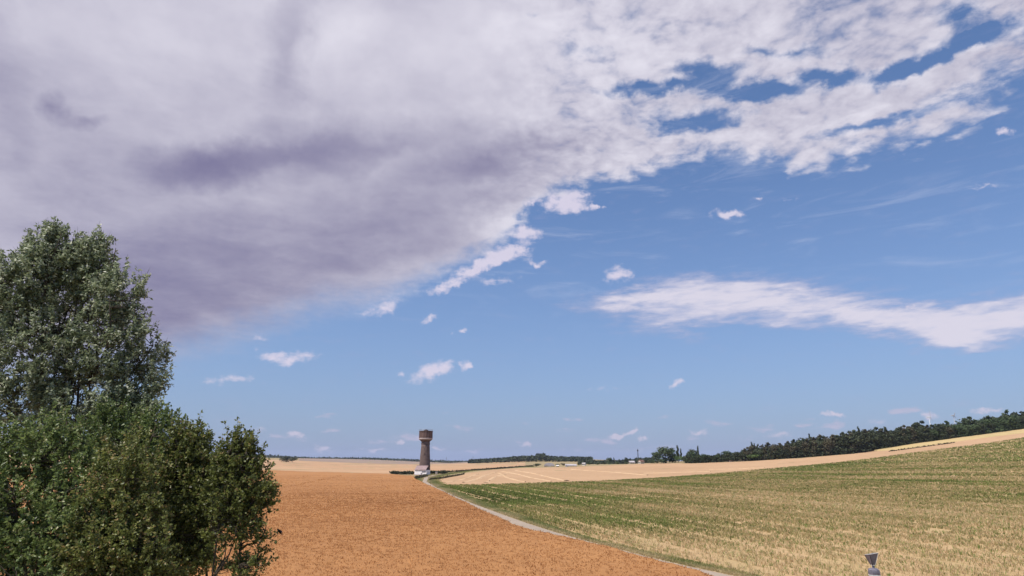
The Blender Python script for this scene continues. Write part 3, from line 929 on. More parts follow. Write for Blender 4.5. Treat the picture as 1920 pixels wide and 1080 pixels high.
# ------------------------------------------------------------------ village roofs along the far edge of the stubble
def gable_house(name, label, px, py, wid_px, wall_px, roof_px, wall_m, roof_m, rz=0.0, depth=9.0, back=6.0, cat='house', end=False, round_=False):
    """py = pixel of the wall foot; sizes in photo pixels at that distance"""
    p = hit(px, py)
    d = math.hypot(p[0], p[1]) + back
    a_ = math.atan2(p[0], p[1])
    p = np.array([d * math.sin(a_), d * math.cos(a_), 0]); p[2] = zt(p[0], p[1])
    s = p[1] * CP / F
    e = empty(name, tuple(p), rz - a_)
    prop(e, label, cat)
    w, h, rh, dp = wid_px * s / 2, wall_px * s, roof_px * s, depth
    MB().box((-w, 0, -0.8), (w, dp, h)).build('wall', wall_m, e)
    if round_:
        m_ = MB()
        n = 14
        P0 = [(-(w + 0.3) * math.cos(math.pi * i / n), -0.3, h - 0.1 + rh * math.sin(math.pi * i / n)) for i in range(n + 1)]
        P1 = [(a, dp + 0.3, z) for a, _, z in P0]
        m_.poly(P0 + P1, [(i, i + 1, n + 2 + i, n + 1 + i) for i in range(n)] + [tuple(range(n + 1)), tuple(reversed(range(n + 1, 2 * n + 2)))])
        m_.build('roof', roof_m, e)
        MB().box((-w * 0.35, -0.36, 0), (w * 0.35, -0.302, h * 0.95)).build('door', M['door'], e)
        return e
    if end:      # gable end faces us
        P = [(-w - 0.3, -0.3, h), (w + 0.3, -0.3, h), (0, -0.3, h + rh), (-w - 0.3, dp + 0.3, h), (w + 0.3, dp + 0.3, h), (0, dp + 0.3, h + rh)]
        MB().poly([(-w, 0, h), (w, 0, h), (0, 0, h + rh * 0.94), (-w, 0.3, h), (w, 0.3, h), (0, 0.3, h + rh * 0.94)], [(0, 1, 2), (3, 5, 4), (0, 2, 5, 3), (1, 4, 5, 2)]).build('gable', wall_m, e)
        MB().poly(P + [(a, b, z + 0.2) for a, b, z in P], [(0, 2, 5, 3), (1, 4, 5, 2), (6, 9, 11, 8), (7, 8, 11, 10), (0, 6, 8, 2), (2, 8, 7, 1), (0, 3, 9, 6), (1, 7, 10, 4), (3, 5, 11, 9), (5, 4, 10, 11)]).build('roof', roof_m, e)
    else:
        P = [(-w - 0.3, -0.4, h), (w + 0.3, -0.4, h), (w + 0.3, dp / 2, h + rh), (-w - 0.3, dp / 2, h + rh), (w + 0.3, dp + 0.4, h), (-w - 0.3, dp + 0.4, h)]
        MB().poly(P + [(a, b, z + 0.2) for a, b, z in P], [(6, 7, 8, 9), (9, 8, 10, 11), (0, 1, 7, 6), (5, 11, 10, 4), (1, 2, 8, 7), (2, 4, 10, 8), (0, 6, 9, 3), (3, 9, 11, 5), (0, 3, 2, 1), (3, 5, 4, 2)]).build('roof', roof_m, e)
    for sx in (-0.5, 0.4):
        MB().box((sx * w - 0.5, -0.06, h * 0.35), (sx * w + 0.5, -0.004, h * 0.75)).build('window', M['glass_dark'], e)
    return e


gable_house('barn', 'low barn with rounded grey-pink roof at the far edge of the stubble', 1030, 875.5, 19, 1.5, 5.2, M['band'], M['grey_roof'], 0, 14, 20, 'barn', round_=True)
gable_house('shed', 'tiny white shed just right of the rounded barn roof', 1045.5, 875.6, 4, 1.6, 1.0, M['white_wall'], M['white_wall'], 0, 4, 10, 'shed')
gable_house('long_barn', 'long low barn with pale grey roof and white gable right of the rounded barn', 1071, 875.0, 20, 1.2, 2.4, M['white_wall'], M['grey_roof'], R(4), 9, 14, 'barn')
gable_house('gabled_cottage', 'white gable end at the left end of the long low barn', 1062, 875.4, 3.0, 2.0, 1.4, M['white_wall'], M['grey_roof'], 0, 4, 4, 'cottage', end=True)
gable_house('flat_white_house', 'white house wall among trees right of the long low barn', 1094, 873.8, 5.0, 3.4, 0.7, M['white_wall'], M['white_wall'], R(-8), 8, 40, 'house')
gable_house('cream_house', 'cream gabled house with dark roof left of the big rounded tree', 1199, 869.8, 6.0, 3.6, 3.4, M['cream_wall'], M['tile_roof'], R(-18), 9, 6, 'house', end=True)
gable_house('grey_roofed_house', 'low house with pale grey roof behind the cream gabled house', 1186, 869.8, 9.0, 2.2, 2.6, M['cream_wall'], M['grey_roof'], R(10), 8, 22, 'house')
gable_house('tile_roofed_house', 'left one of two brown roofed houses under the dark wood', 1372, 866.2, 8.0, 2.0, 2.2, M['cream_wall'], M['tile_roof'], R(8), 8, 3, 'house')
gable_house('tile_roofed_house', 'right one of two brown roofed houses under the dark wood', 1395, 865.2, 14.0, 2.0, 2.8, M['cream_wall'], M['tile_roof'], R(4), 8, 3, 'house')


# ------------------------------------------------------------------ turbines and masts on the skyline
def turbine(name, label, px, hub_py, Y, rotor_px, phase, yaw, mat_t, mat_b):
    hub = at_depth(px, hub_py, Y)
    g0 = float(zt(hub[0], hub[1])) - 1.0
    e = empty(name, (hub[0], hub[1], g0), yaw)
    prop(e, label, 'wind turbine', 'wind turbines on the skyline')
    h = hub[2] - g0; s = Y / F; L = rotor_px * s
    MB().lathe([(1.5, 0), (0.9, h - 1.5)], 16).build('tower', mat_t, e, True)
    nac = MB().box((-2.0, -3.2, h - 1.9), (2.0, 6.0, h + 1.9)).build('nacelle', mat_t, e)
    MB().lathe([(0.2, 0), (1.6, 0.8), (2.0, 2.4)], 12).build('hub', mat_t, nac, True)
    nac.children[0].location = (0, -5.4, h); nac.children[0].rotation_euler = (R(-90), 0, 0)
    for i in range(3):
        t = phase + 2 * math.pi * i / 3
        n = 7
        P = []
        for j in range(n + 1):
            u = j / n
            c_ = (1.7 + 2.6 * u * 3) if u < 0.14 else 3.1 * (1 - u) ** 0.8 + 0.5
            th_ = 0.35 * (1 - u) + 0.08
            for (a, b) in ((-0.35 * c_, 0), (0, -th_), (0.65 * c_, 0), (0, th_)):
                P.append((a, b, u * L))
        Fs = [(4 * j + q_, 4 * j + (q_ + 1) % 4, 4 * j + 4 + (q_ + 1) % 4, 4 * j + 4 + q_) for j in range(n) for q_ in range(4)] + [(3, 2, 1, 0), (4 * n, 4 * n + 1, 4 * n + 2, 4 * n + 3)]
        bl = MB().poly(P, Fs).build('blade', mat_b, e, True)
        bl.location = (0, -4.2, h); bl.rotation_euler = (0, t, 0)
    return e


turbine('wind_turbine', 'large white wind turbine rising behind the dark wood', 1741.5, 782, 1900, 18, R(-4), R(48), M['turbine'], M['turbine_grey'])
turbine('wind_turbine', 'thin distant wind turbine right of the large one', 1787.5, 779, 2200, 6, R(28), R(-10), M['turbine_grey'], M['turbine_grey'])


def mast(name, label, px, top_py, foot_py, Y, wide=0.9, head=True):
    t_ = at_depth(px, top_py, Y)
    g0 = float(zt(t_[0], t_[1])) - 0.5
    e = empty(name, (t_[0], t_[1], g0))
    prop(e, label, 'mast')
    h = t_[2] - g0
    m_ = MB()
    for sx, sy in ((-1, -1), (1, -1), (1, 1), (-1, 1)):
        m_.tube([(sx * wide * 1.5, sy * wide * 1.5, 0), (sx * wide * 0.5, sy * wide * 0.5, h * 0.93)], 0.22, 4)
    n = 9
    for i in range(n):
        u0, u1 = i / n * 0.93, (i + 1) / n * 0.93
        w0, w1 = wide * (1.5 - u0 * 1.07), wide * (1.5 - u1 * 1.07)
        m_.tube([(-w0, -w0, u0 * h), (w1, -w1, u1 * h)], 0.14, 4)
        m_.tube([(w0, w0, u0 * h), (-w1, w1, u1 * h)], 0.14, 4)
    m_.build('lattice', M['dark_metal'], e)
    if head:
        MB().box((-1.6, -0.5, h * 0.80), (1.6, 0.5, h * 0.90)).build('antenna_head', M['dark_metal'], e)
    MB().tube([(0, 0, h * 0.86), (0, 0, h)], 0.25, 5).build('spike', M['dark_metal'], e)
    return e


mast('lattice_mast', 'thin lattice mast standing left of the big rounded tree', 1195.5, 841, 858, 1500, 0.8)
mast('lattice_mast', 'tiny distant mast on the skyline just right of the water tower', 837, 856.5, 864, 2600, 0.7, False)
mast('lattice_mast', 'tiny distant mast on the skyline midway between tower and wooded rise', 887, 855.5, 864, 2600, 0.8, False)

# ------------------------------------------------------------------ ventilation cowl at the lower right, on a flue that stands by the camera's house
M['cowl'] = plain('weathered_zinc', (0.19, 0.175, 0.215), 0.5, 0.4, 0.25, 9.0, 0.25)
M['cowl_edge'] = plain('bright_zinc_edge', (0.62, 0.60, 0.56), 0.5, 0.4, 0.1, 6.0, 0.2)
YC = 15.0
cc = at_depth(1637.5, 1064, YC)
cg = float(zt(cc[0], cc[1]))
cowl = empty('chimney_cowl', (cc[0], cc[1], cg), -math.atan2(cc[0], cc[1]) + R(32))
prop(cowl, 'grey metal funnel-shaped chimney cowl at the bottom edge in front of the crop', 'chimney cowl')
s = YC / F * 0.80
zc0 = cc[2] - cg                                   # neck height over the ground


def frustum(m_, b, t, z0, z1, tilt=0.0, open_top=True, th=0.008):
    """four-sided flared sheet, walls of real thickness, rim tilted"""
    def ring(r, z, tl):
        return [(sx * r, sy * r, z + tl * (sx - sy) * 0.5) for sx, sy in ((-1, -1), (1, -1), (1, 1), (-1, 1))]
    P = ring(b, z0, 0) + ring(t, z1, tilt) + ring(t - th * 2, z1, tilt) + ring(b - th, z0 + 0.004, 0)
    Fs = []
    for a, c_ in ((0, 4), (4, 8), (8, 12)):
        for i in range(4):
            Fs.append((a + i, a + (i + 1) % 4, c_ + (i + 1) % 4, c_ + i))
    Fs.append((3, 2, 1, 0)); Fs.append((12, 13, 14, 15))
    return m_.poly(P, Fs)


fun = frustum(MB(), 3.4 * s, 9.6 * s, zc0 + 5.0 * s, zc0 + 27 * s, 3.2 * s).build('funnel', M['cowl'], cowl)
rim_m = MB()
P = [(sx * 9.7 * s, sy * 9.7 * s, zc0 + 27.2 * s + 3.2 * s * (sx - sy) * 0.5) for sx, sy in ((-1, -1), (1, -1), (1, 1), (-1, 1), (-1, -1))]
rim_m.tube(P, 0.45 * s, 6).build('rim', M['cowl_edge'], fun)
for (sx, sy) in ((-1, -1), (1, -1), (1, 1), (-1, 1)):
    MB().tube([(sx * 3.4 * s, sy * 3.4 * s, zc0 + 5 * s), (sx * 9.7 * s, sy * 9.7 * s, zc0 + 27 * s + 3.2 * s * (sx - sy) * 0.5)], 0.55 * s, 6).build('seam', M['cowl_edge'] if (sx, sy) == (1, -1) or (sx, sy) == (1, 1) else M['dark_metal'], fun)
MB().lathe([(3.6 * s, zc0 + 3.6 * s), (4.0 * s, zc0 + 4.2 * s), (4.0 * s, zc0 + 5.2 * s), (3.4 * s, zc0 + 5.6 * s)], 16).build('collar', M['cowl_edge'], cowl)
MB().lathe([(2.6 * s, zc0 - 3 * s), (2.4 * s, zc0 + 4 * s)], 14).build('neck', M['cowl'], cowl, True)
MB().lathe([(11.4 * s, zc0 - 26 * s), (11.8 * s, zc0 - 9 * s), (11.2 * s, zc0 - 4.2 * s), (8.0 * s, zc0 - 1.6 * s), (2.5 * s, zc0 - 0.6 * s)], 8).build('drum', M['cowl'], cowl)
MB().lathe([(11.6 * s, zc0 - 16.5 * s), (12.3 * s, zc0 - 16 * s), (12.3 * s, zc0 - 14.2 * s), (11.9 * s, zc0 - 14 * s)], 8).build('hoop', M['cowl_edge'], cowl)
MB().lathe([(7.5 * s, -0.3), (7.5 * s, zc0 - 20 * s)], 20).build('flue', M['cowl'], cowl, True)

# ------------------------------------------------------------------ small dark bird beside the young tree
M['bird'] = plain('dark_feathers', (0.012, 0.010, 0.012), 0.7, 0.2, 0.2, 30)
bp = at_depth(523.5, 996, 12.5)
bird = empty('bird', tuple(bp))
bird.rotation_euler = (0, R(48), R(8))
prop(bird, 'small dark bird gliding down beside the right edge of the foliage', 'bird')
MB().lathe([(0.002, -0.075), (0.013, -0.062), (0.016, -0.045), (0.021, -0.02), (0.022, 0.01), (0.014, 0.045), (0.006, 0.06)], 10).build('body', M['bird'], bird, True)
bird.children[0].rotation_euler = (0, R(-90), 0)
for sy in (-1, 1):
    MB().poly([(-0.03, sy * 0.012, 0.012), (0.02, sy * 0.014, 0.012), (0.075, sy * 0.045, 0.020), (0.01, sy * 0.06, 0.024), (-0.03, sy * 0.012, 0.007), (0.02, sy * 0.014, 0.007), (0.075, sy * 0.045, 0.018), (0.01, sy * 0.06, 0.021)],
              [(0, 1, 2, 3), (7, 6, 5, 4), (0, 4, 5, 1), (1, 5, 6, 2), (2, 6, 7, 3), (3, 7, 4, 0)]).build('wing', M['bird'], bird)
MB().poly([(0.045, -0.008, 0), (0.045, 0.008, 0), (0.10, 0.014, 0.004), (0.085, 0, 0.004), (0.10, -0.014, 0.004), (0.045, -0.008, -0.004), (0.045, 0.008, -0.004), (0.10, 0.014, 0.001), (0.085, 0, 0.001), (0.10, -0.014, 0.001)],
          [(0, 1, 2, 3, 4), (9, 8, 7, 6, 5), (0, 5, 6, 1), (1, 6, 7, 2), (2, 7, 8, 3), (3, 8, 9, 4), (4, 9, 5, 0)]).build('tail', M['bird'], bird)


# ------------------------------------------------------------------ foliage
M['bark'] = plain('bark', (0.085, 0.070, 0.055), 0.95, 0.1, 0.3, 8.0)
M['far_bark'] = plain('wood_bark', (0.05, 0.042, 0.035), 0.95, 0.1, 0.2, 2.0)


def leaves(base, direc, length, width, tint, seed, roll=1.0, fold=0.25):
    """one folded diamond per leaf; base (n,3), direc (n,3) unit"""
    rg = np.random.default_rng(seed)
    n = len(base)
    rv = rg.normal(0, 1, (n, 3)) * roll + np.array([0, 0, 0.5])
    side = np.cross(direc, rv); side /= np.linalg.norm(side, axis=1)[:, None] + 1e-9
    nrm = np.cross(side, direc)
    L = length[:, None]; W = width[:, None] * 0.5
    V = np.empty((n, 4, 3), np.float32)
    mid = base + direc * L * 0.45
    V[:, 0] = base
    V[:, 1] = mid + side * W + nrm * W * fold
    V[:, 2] = base + direc * L - nrm * L * 0.08
    V[:, 3] = mid - side * W + nrm * W * fold
    a = np.arange(n) * 4
    Fc = np.concatenate([np.stack([a, a + 1, a + 2], -1), np.stack([a, a + 2, a + 3], -1)])
    return V.reshape(-1, 3), Fc, np.repeat(np.clip(tint, 0, 1), 4)


def near_tree(name, label, cat, foot, lobes, mat, leaf_l, leaf_w, n_twig, per_twig, twig_l, seed, up=0.7, shoots=(), stems=None, tint0=0.5, trunk_r=0.09, group=None, droop=0.0, bark=None, extra_stems=(), clump=0.45, lead=0.16):
    """foot: (x, y) on the ground. lobes: (px, py, rx, ry, Y, weight) ellipsoids whose outline was read off the photograph, Y = distance."""
    rg = np.random.default_rng(seed)
    bark = bark or M['bark']
    gz = float(zt(foot[0], foot[1]))
    e = empty(name, (foot[0], foot[1], gz))
    prop(e, label, cat, group)
    O = np.array([foot[0], foot[1], gz])
    C = []; RAD = []; Wt = []
    for (px, py, rx, ry, Y, w) in lobes:
        c_ = at_depth(px, py, Y)
        s = Y / F
        C.append(c_); RAD.append((rx * s, max(0.55 * (rx + ry) * 0.5 * s, 0.7 * rx * s), ry * s)); Wt.append(w * rx * ry)
    C = np.array(C); RAD = np.array(RAD); Wt = np.array(Wt) / sum(Wt)
    which = rg.choice(len(C), n_twig, p=Wt)
    d = rg.normal(0, 1, (n_twig, 3)); d /= np.linalg.norm(d, axis=1)[:, None]
    rr = rg.random(n_twig) ** (1 / 2.4)
    P = C[which] + d * RAD[which] * rr[:, None]
    n_cl = max(20, n_twig // 14)                          # boughs: twigs gather round them, gaps stay between
    pull = rg.uniform(0.35, 0.85, n_twig)[:, None] * clump
    bough = P[rg.choice(n_twig, n_cl, replace=False)]
    dist2 = ((P[:, None, :] - bough[None]) ** 2).sum(2)
    P = P * (1 - pull) + bough[dist2.argmin(1)] * pull
    out = d * np.array([1, 1, 0.6]) + np.array([0, 0, up])
    out += rg.normal(0, 0.35, out.shape); out /= np.linalg.norm(out, axis=1)[:, None]
    TL = twig_l * rg.uniform(0.55, 1.25, n_twig)
    ld_ = (d[:, 2] > 0.25) & (rr > 0.7) & (rg.random(n_twig) < lead * 3)      # upright leading shoots on the outside
    out[ld_] = np.array([0, 0, 1.0]) + rg.normal(0, 0.16, (int(ld_.sum()), 3)) + d[ld_] * 0.15
    out /= np.linalg.norm(out, axis=1)[:, None]
    TL[ld_] *= 1.7
    keep = P[:, 2] > gz + 0.3
    P, out, TL = P[keep], out[keep], TL[keep]
    start = P - out * TL[:, None] * 0.5
    if len(shoots):
        S0 = np.array([at_depth(a, b, Y) for a, b, c_, d_, Y in shoots]); S1 = np.array([at_depth(c_, d_, Y) for a, b, c_, d_, Y in shoots])
        v = S1 - S0; l_ = np.linalg.norm(v, axis=1)
        start = np.vstack([start, S0]); out = np.vstack([out, v / l_[:, None]]); TL = np.r_[TL, l_]
    nt_ = len(start)
    # --- woody parts: stems, limbs into every lobe, thin twigs
    wood = MB()
    tops = []
    stems = stems or [(foot[0], foot[1])]
    for si, (sx, sy) in enumerate(stems):
        zs = float(zt(sx, sy))
        j = np.argsort(np.hypot(C[:, 0] - sx, C[:, 1] - sy))[: max(1, len(C) // len(stems))]
        jt = j[np.argmax(C[j, 2])]
        topz = C[jt, 2]
        tx, ty = C[jt, 0], C[jt, 1]
        pts_ = []
        for u in np.linspace(0, 1, 9):
            pts_.append((sx + (tx - sx) * u ** 1.6 + 0.06 * math.sin(5 * u + si), sy + (ty - sy) * u ** 1.6 + 0.05 * math.cos(4 * u + si), zs - 0.2 + (topz - zs) * u))
        wood.tube([(a - O[0], b - O[1], c_ - O[2]) for a, b, c_ in pts_], [trunk_r * (1 - 0.88 * u) for u in np.linspace(0, 1, 9)], 8)
        tops.append(np.array(pts_))
    for (qx0, qy0, qx1, qy1, Y, w0) in extra_stems:
        a = at_depth(qx0, qy0, Y); b = at_depth(qx1, qy1, Y)
        a2 = a + (a - b) / max(b[2] - a[2], 0.1) * (a[2] - gz) * 0.96
        pp = [a2 + (b - a2) * u + np.array([0.04 * math.sin(7 * u + qx0), 0.03, 0]) * math.sin(math.pi * u) for u in np.linspace(0, 1, 9)]
        wood.tube([p - O for p in pp], [w0 * (1.25 - 0.8 * u) for u in np.linspace(0, 1, 9)], 7)
        tops.append(np.array(pp))
    spine = np.vstack([np.column_stack([np.interp(np.linspace(0, 8, 40), np.arange(9), t[:, k]) for k in range(3)]) for t in tops])
    limb_pts = [spine]
    for c_, rd_ in zip(C, RAD):
        i = np.argmin(np.linalg.norm(spine - (c_ - np.array([0, 0, rd_[2] * 0.9])), axis=1))
        for q_ in range(3):
            tip = c_ + rg.normal(0, 0.35, 3) * rd_ + np.array([0, 0, rd_[2] * 0.5])
            a = spine[i]
            m1 = a + (tip - a) * 0.5 + rg.normal(0, 0.06, 3) * np.linalg.norm(tip - a)
            pl = [a, (a + m1) / 2 + rg.normal(0, 0.02, 3), m1, (m1 + tip) / 2 + rg.normal(0, 0.03, 3), tip]
            wood.tube([p - O for p in pl], [trunk_r * f for f in (0.42, 0.36, 0.28, 0.2, 0.1)], 5)
            limb_pts.append(np.column_stack([np.interp(np.linspace(0, 4, 14), np.arange(5), np.array(pl)[:, k]) for k in range(3)]))
    LP_ = np.vstack(limb_pts)
    trunk = wood.build('trunk', bark, e, True)
    tw = MB()
    step = 1 if nt_ < 900 else 2
    for i in range(0, nt_, step):
        s0 = start[i]
        j = np.argmin(np.linalg.norm(LP_ - s0, axis=1) + 0.6 * np.maximum(LP_[:, 2] - s0[2], 0))
        a = LP_[j]
        if np.linalg.norm(a - s0) < 1.3:
            tw.tube([a - O, (a + s0) / 2 + rg.normal(0, 0.03, 3) - O, s0 - O, s0 + out[i] * TL[i] * 0.9 - O], [0.010, 0.008, 0.006, 0.002], 3)
        else:
            tw.tube([s0 - out[i] * 0.3 - O, s0 - O, s0 + out[i] * TL[i] * 0.9 - O], [0.007, 0.006, 0.002], 3)
    tw.build('twigs', bark, e)['kind'] = 'stuff'
    # --- leaves, alternate along every twig
    cnt = np.maximum(6, (per_twig * TL / twig_l).astype(int))
    idx = np.repeat(np.arange(nt_), cnt)
    u = rg.random(len(idx))
    bend = np.array([0, 0, -droop])
    base = start[idx] + out[idx] * (TL[idx] * u)[:, None] + bend * (u ** 2)[:, None] * TL[idx][:, None]
    ld = out[idx] * 0.45 + rg.normal(0, 0.75, (len(idx), 3)) + np.array([0, 0, -droop])
    ld /= np.linalg.norm(ld, axis=1)[:, None]
    base = base + ld * 0.01
    sz = rg.uniform(0.65, 1.2, len(idx))
    tint = tint0 + rg.normal(0, 0.22, len(idx)) + rg.normal(0, 0.10, nt_)[idx]
    V, Fc, T = leaves(base - O, ld, leaf_l * sz, leaf_w * sz, tint, seed + 1)
    prop(link('crown', fast_mesh('crown', V, Fc, 3, attrs={'tint': T}), mat, e), kind=None)
    return e


M['silver'] = leafy_mat('silver_leaves', [(0.0, (0.05, 0.064, 0.034)), (0.4, (0.18, 0.225, 0.12)), (0.75, (0.36, 0.41, 0.26)), (1.0, (0.64, 0.67, 0.54))], 0.42, 0.40, 0.5)
M['mid_leaf'] = leafy_mat('green_leaves', [(0.0, (0.034, 0.050, 0.015)), (0.45, (0.13, 0.185, 0.056)), (0.8, (0.24, 0.305, 0.10)), (1.0, (0.34, 0.32, 0.16))], 0.38, 0.45, 0.4)
M['olive_leaf'] = leafy_mat('olive_leaves', [(0.0, (0.034, 0.041, 0.012)), (0.45, (0.13, 0.158, 0.042)), (0.8, (0.235, 0.26, 0.076)), (1.0, (0.36, 0.26, 0.12))], 0.40, 0.45, 0.4)

near_tree('silver_leaved_tree', 'tallest tree, silvery grey-green leaves, rising at the left edge', 'tree', (-9.6, 15.0),
          [(85, 480, 52, 78, 15.0, 1.9), (162, 494, 46, 72, 15.2, 3.2), (30, 530, 75, 90, 14.6, 1.0), (218, 545, 54, 66, 15.0, 1.5), (120, 580, 120, 80, 15.6, 1.0), (-70, 560, 110, 110, 15.0, 0.8),
           (210, 640, 78, 80, 15.0, 1.0), (262, 700, 60, 88, 15.2, 1.2), (60, 660, 110, 95, 14.8, 1.0), (140, 700, 90, 90, 15.6, 0.8), (40, 770, 120, 70, 15.0, 0.8), (180, 780, 120, 70, 15.2, 1.0), (265, 760, 45, 55, 15.0, 0.8), (-110, 720, 120, 140, 15.0, 0.7)],
          M['silver'], 0.098, 0.046, 3300, 30, 0.55, 101, up=0.9, tint0=0.55, trunk_r=0.075,
          stems=[(-10.6, 15.0), (-9.9, 15.4)], droop=0.25,
          shoots=[(88, 450, 90, 402, 15.0), (162, 470, 160, 424, 15.2), (155, 465, 150, 430, 15.2), (170, 470, 172, 432, 15.2), (166, 490, 184, 440, 15.2), (146, 480, 142, 438, 15.2), (130, 480, 128, 434, 15.2), (60, 460, 52, 420, 14.8), (235, 520, 240, 472, 15.0), (262, 540, 272, 520, 15.0), (300, 690, 318, 700, 15.0), (280, 640, 300, 622, 15), (70, 450, 72, 412, 15), (108, 460, 112, 428, 15)],
          extra_stems=[(72, 800, 82, 560, 14.9, 0.045), (92, 800, 112, 600, 15.2, 0.032), (122, 790, 140, 640, 15.4, 0.026), (170, 790, 163, 520, 15.2, 0.034)])

near_tree('broad_shrub', 'broad mid-green shrub filling the lower left corner', 'shrub', (-8.3, 11.8),
          [(60, 860, 110, 80, 12.0, 1.0), (20, 970, 110, 90, 11.5, 1.0), (120, 1010, 110, 90, 11.4, 1.0), (-60, 900, 100, 120, 12, 0.7), (170, 920, 80, 80, 12.0, 1.0), (60, 1090, 160, 70, 11.3, 0.8), (100, 830, 60, 50, 12.4, 0.8)],
          M['mid_leaf'], 0.066, 0.042, 2000, 28, 0.42, 202, up=0.5, tint0=0.52, trunk_r=0.06, stems=[(-8.9, 11.8), (-7.8, 11.9)], droop=0.1)
near_tree('bushy_shrub', 'yellow-green bushy shrub at the bottom, right of the corner shrub', 'shrub', (-6.5, 11.2),
          [(225, 940, 70, 90, 11.4, 1.0), (200, 1030, 90, 80, 11.2, 1.0), (260, 1050, 70, 80, 11.2, 1.0), (240, 860, 55, 60, 11.8, 0.8)],
          M['olive_leaf'], 0.058, 0.038, 1200, 28, 0.42, 303, up=0.5, tint0=0.58, trunk_r=0.06, droop=0.1)
near_tree('dark_shrub', 'dark shaded shrub below the silvery tree, behind the olive saplings', 'shrub', (-7.6, 13.8),
          [(275, 830, 65, 70, 14.0, 1.0), (215, 820, 70, 60, 14.2, 1.0), (300, 920, 70, 80, 13.6, 1.0), (320, 1020, 70, 80, 13.4, 1.0), (360, 930, 60, 80, 13.9, 0.8), (400, 960, 40, 70, 13.9, 0.5)],
          M['mid_leaf'], 0.068, 0.042, 1700, 29, 0.45, 404, up=0.6, tint0=0.40, trunk_r=0.07, droop=0.1)
near_tree('hornbeam_sapling', 'olive-green young tree between the shrubs and the rightmost young tree', 'tree', (-6.4, 12.6),
          [(345, 860, 48, 62, 12.6, 1.0), (372, 880, 44, 60, 12.8, 1.0), (350, 950, 62, 60, 12.5, 1.0), (385, 960, 40, 60, 12.8, 0.8), (345, 1030, 66, 60, 12.4, 0.9), (340, 815, 22, 32, 12.6, 0.7), (372, 822, 14, 30, 12.8, 0.6)],
          M['olive_leaf'], 0.062, 0.040, 1250, 26, 0.36, 505, up=0.75, tint0=0.52, trunk_r=0.055, droop=0.05,
          shoots=[(340, 820, 330, 768, 12.6), (352, 810, 350, 775, 12.6), (375, 830, 378, 786, 12.8), (362, 840, 364, 795, 12.8), (332, 830, 318, 770, 12.4), (388, 850, 396, 815, 12.8)],
          extra_stems=[(388, 1080, 380, 900, 12.7, 0.036)])
near_tree('hornbeam_sapling', 'rightmost olive-green young tree, its slim trunk standing before the wheat', 'tree', (-5.45, 12.0),
          [(440, 862, 42, 46, 12.1, 1.0), (455, 910, 56, 52, 12.0, 1.0), (425, 920, 44, 60, 12.2, 1.0), (480, 935, 34, 44, 12.0, 0.9), (440, 975, 62, 40, 12.0, 0.9), (490, 1010, 30, 22, 12.0, 0.30), (470, 1050, 46, 34, 12.0, 0.30), (430, 1050, 40, 40, 12.2, 0.18), (440, 832, 16, 28, 12.1, 0.7), (475, 845, 16, 26, 12.1, 0.6)],
          M['olive_leaf'], 0.062, 0.040, 860, 25, 0.33, 606, up=0.7, tint0=0.48, trunk_r=0.05, droop=0.05,
          shoots=[(436, 850, 421, 788, 12.1), (446, 850, 444, 806, 12.1), (472, 850, 478, 818, 12.1), (458, 850, 462, 812, 12.1), (484, 862, 498, 830, 12.1), (494, 900, 512, 868, 12.0), (505, 925, 520, 905, 12.0), (415, 860, 408, 828, 12.2), (500, 960, 520, 955, 12.0), (500, 1010, 524, 1015, 12), (490, 1050, 522, 1045, 12)],
          extra_stems=[(450, 1080, 446, 900, 12.0, 0.030)])


# ------------------------------------------------------------------ trees of the wood, the village and the far rises
def crown_mesh(name, kind, seed, nq=420):
    """crown of a far tree, unit height 1 (z 0.12..1), from leaf clumps over several lobes"""
    rg = np.random.default_rng(seed)
    if kind == 'round':
        lob = [(rg.normal(0, 0.13), rg.normal(0, 0.13), rg.uniform(0.38, 0.80), rg.uniform(0.16, 0.25), rg.uniform(0.14, 0.22)) for _ in range(9)] + [(0, 0, 0.55, 0.30, 0.32), (0.0, 0.0, 0.26, 0.30, 0.22), (0.1, 0.0, 0.15, 0.26, 0.14), (-0.1, 0.05, 0.15, 0.26, 0.14)]
    elif kind == 'tall':
        lob = [(rg.normal(0, 0.05), rg.normal(0, 0.05), z, 0.16 * (1.25 - z) + 0.03, 0.12) for z in np.linspace(0.2, 0.92, 9)]
    elif kind == 'pine':
        lob = [(rg.normal(0, 0.06), rg.normal(0, 0.06), z, rg.uniform(0.15, 0.22) * (1.32 - z * 1.02), 0.085) for z in np.linspace(0.10, 0.93, 13)]
    else:        # bush
        lob = [(rg.normal(0, 0.22), rg.normal(0, 0.22), rg.uniform(0.3, 0.65), 0.30, 0.28) for _ in range(7)]
    lob = np.array(lob)
    w = lob[:, 3] * lob[:, 4]; w /= w.sum()
    k_ = rg.choice(len(lob), nq, p=w)
    d = rg.normal(0, 1, (nq, 3)); d /= np.linalg.norm(d, axis=1)[:, None]
    rr = rg.random(nq) ** 0.33
    P = np.column_stack([lob[k_, 0], lob[k_, 1], lob[k_, 2]]) + d * np.column_stack([lob[k_, 3], lob[k_, 3], lob[k_, 4]]) * rr[:, None]
    P[:, 2] = np.clip(P[:, 2], 0.03, 1.0)
    nrm = d + rg.normal(0, 0.5, (nq, 3)); nrm /= np.linalg.norm(nrm, axis=1)[:, None]
    t1 = np.cross(nrm, rg.normal(0, 1, (nq, 3))); t1 /= np.linalg.norm(t1, axis=1)[:, None]
    t2 = np.cross(nrm, t1)
    s = rg.uniform(0.022, 0.055, (nq, 1))
    V = np.stack([P - t1 * s, P - t2 * s * 0.7, P + t1 * s, P + t2 * s * 0.8], 1).reshape(-1, 3)
    Fc = np.arange(nq * 4).reshape(nq, 4)
    T = np.clip(0.5 + rg.normal(0, 0.16, nq), 0, 1)
    return fast_mesh(name, V, Fc, 4, attrs={'tint': np.repeat(T, 4)})


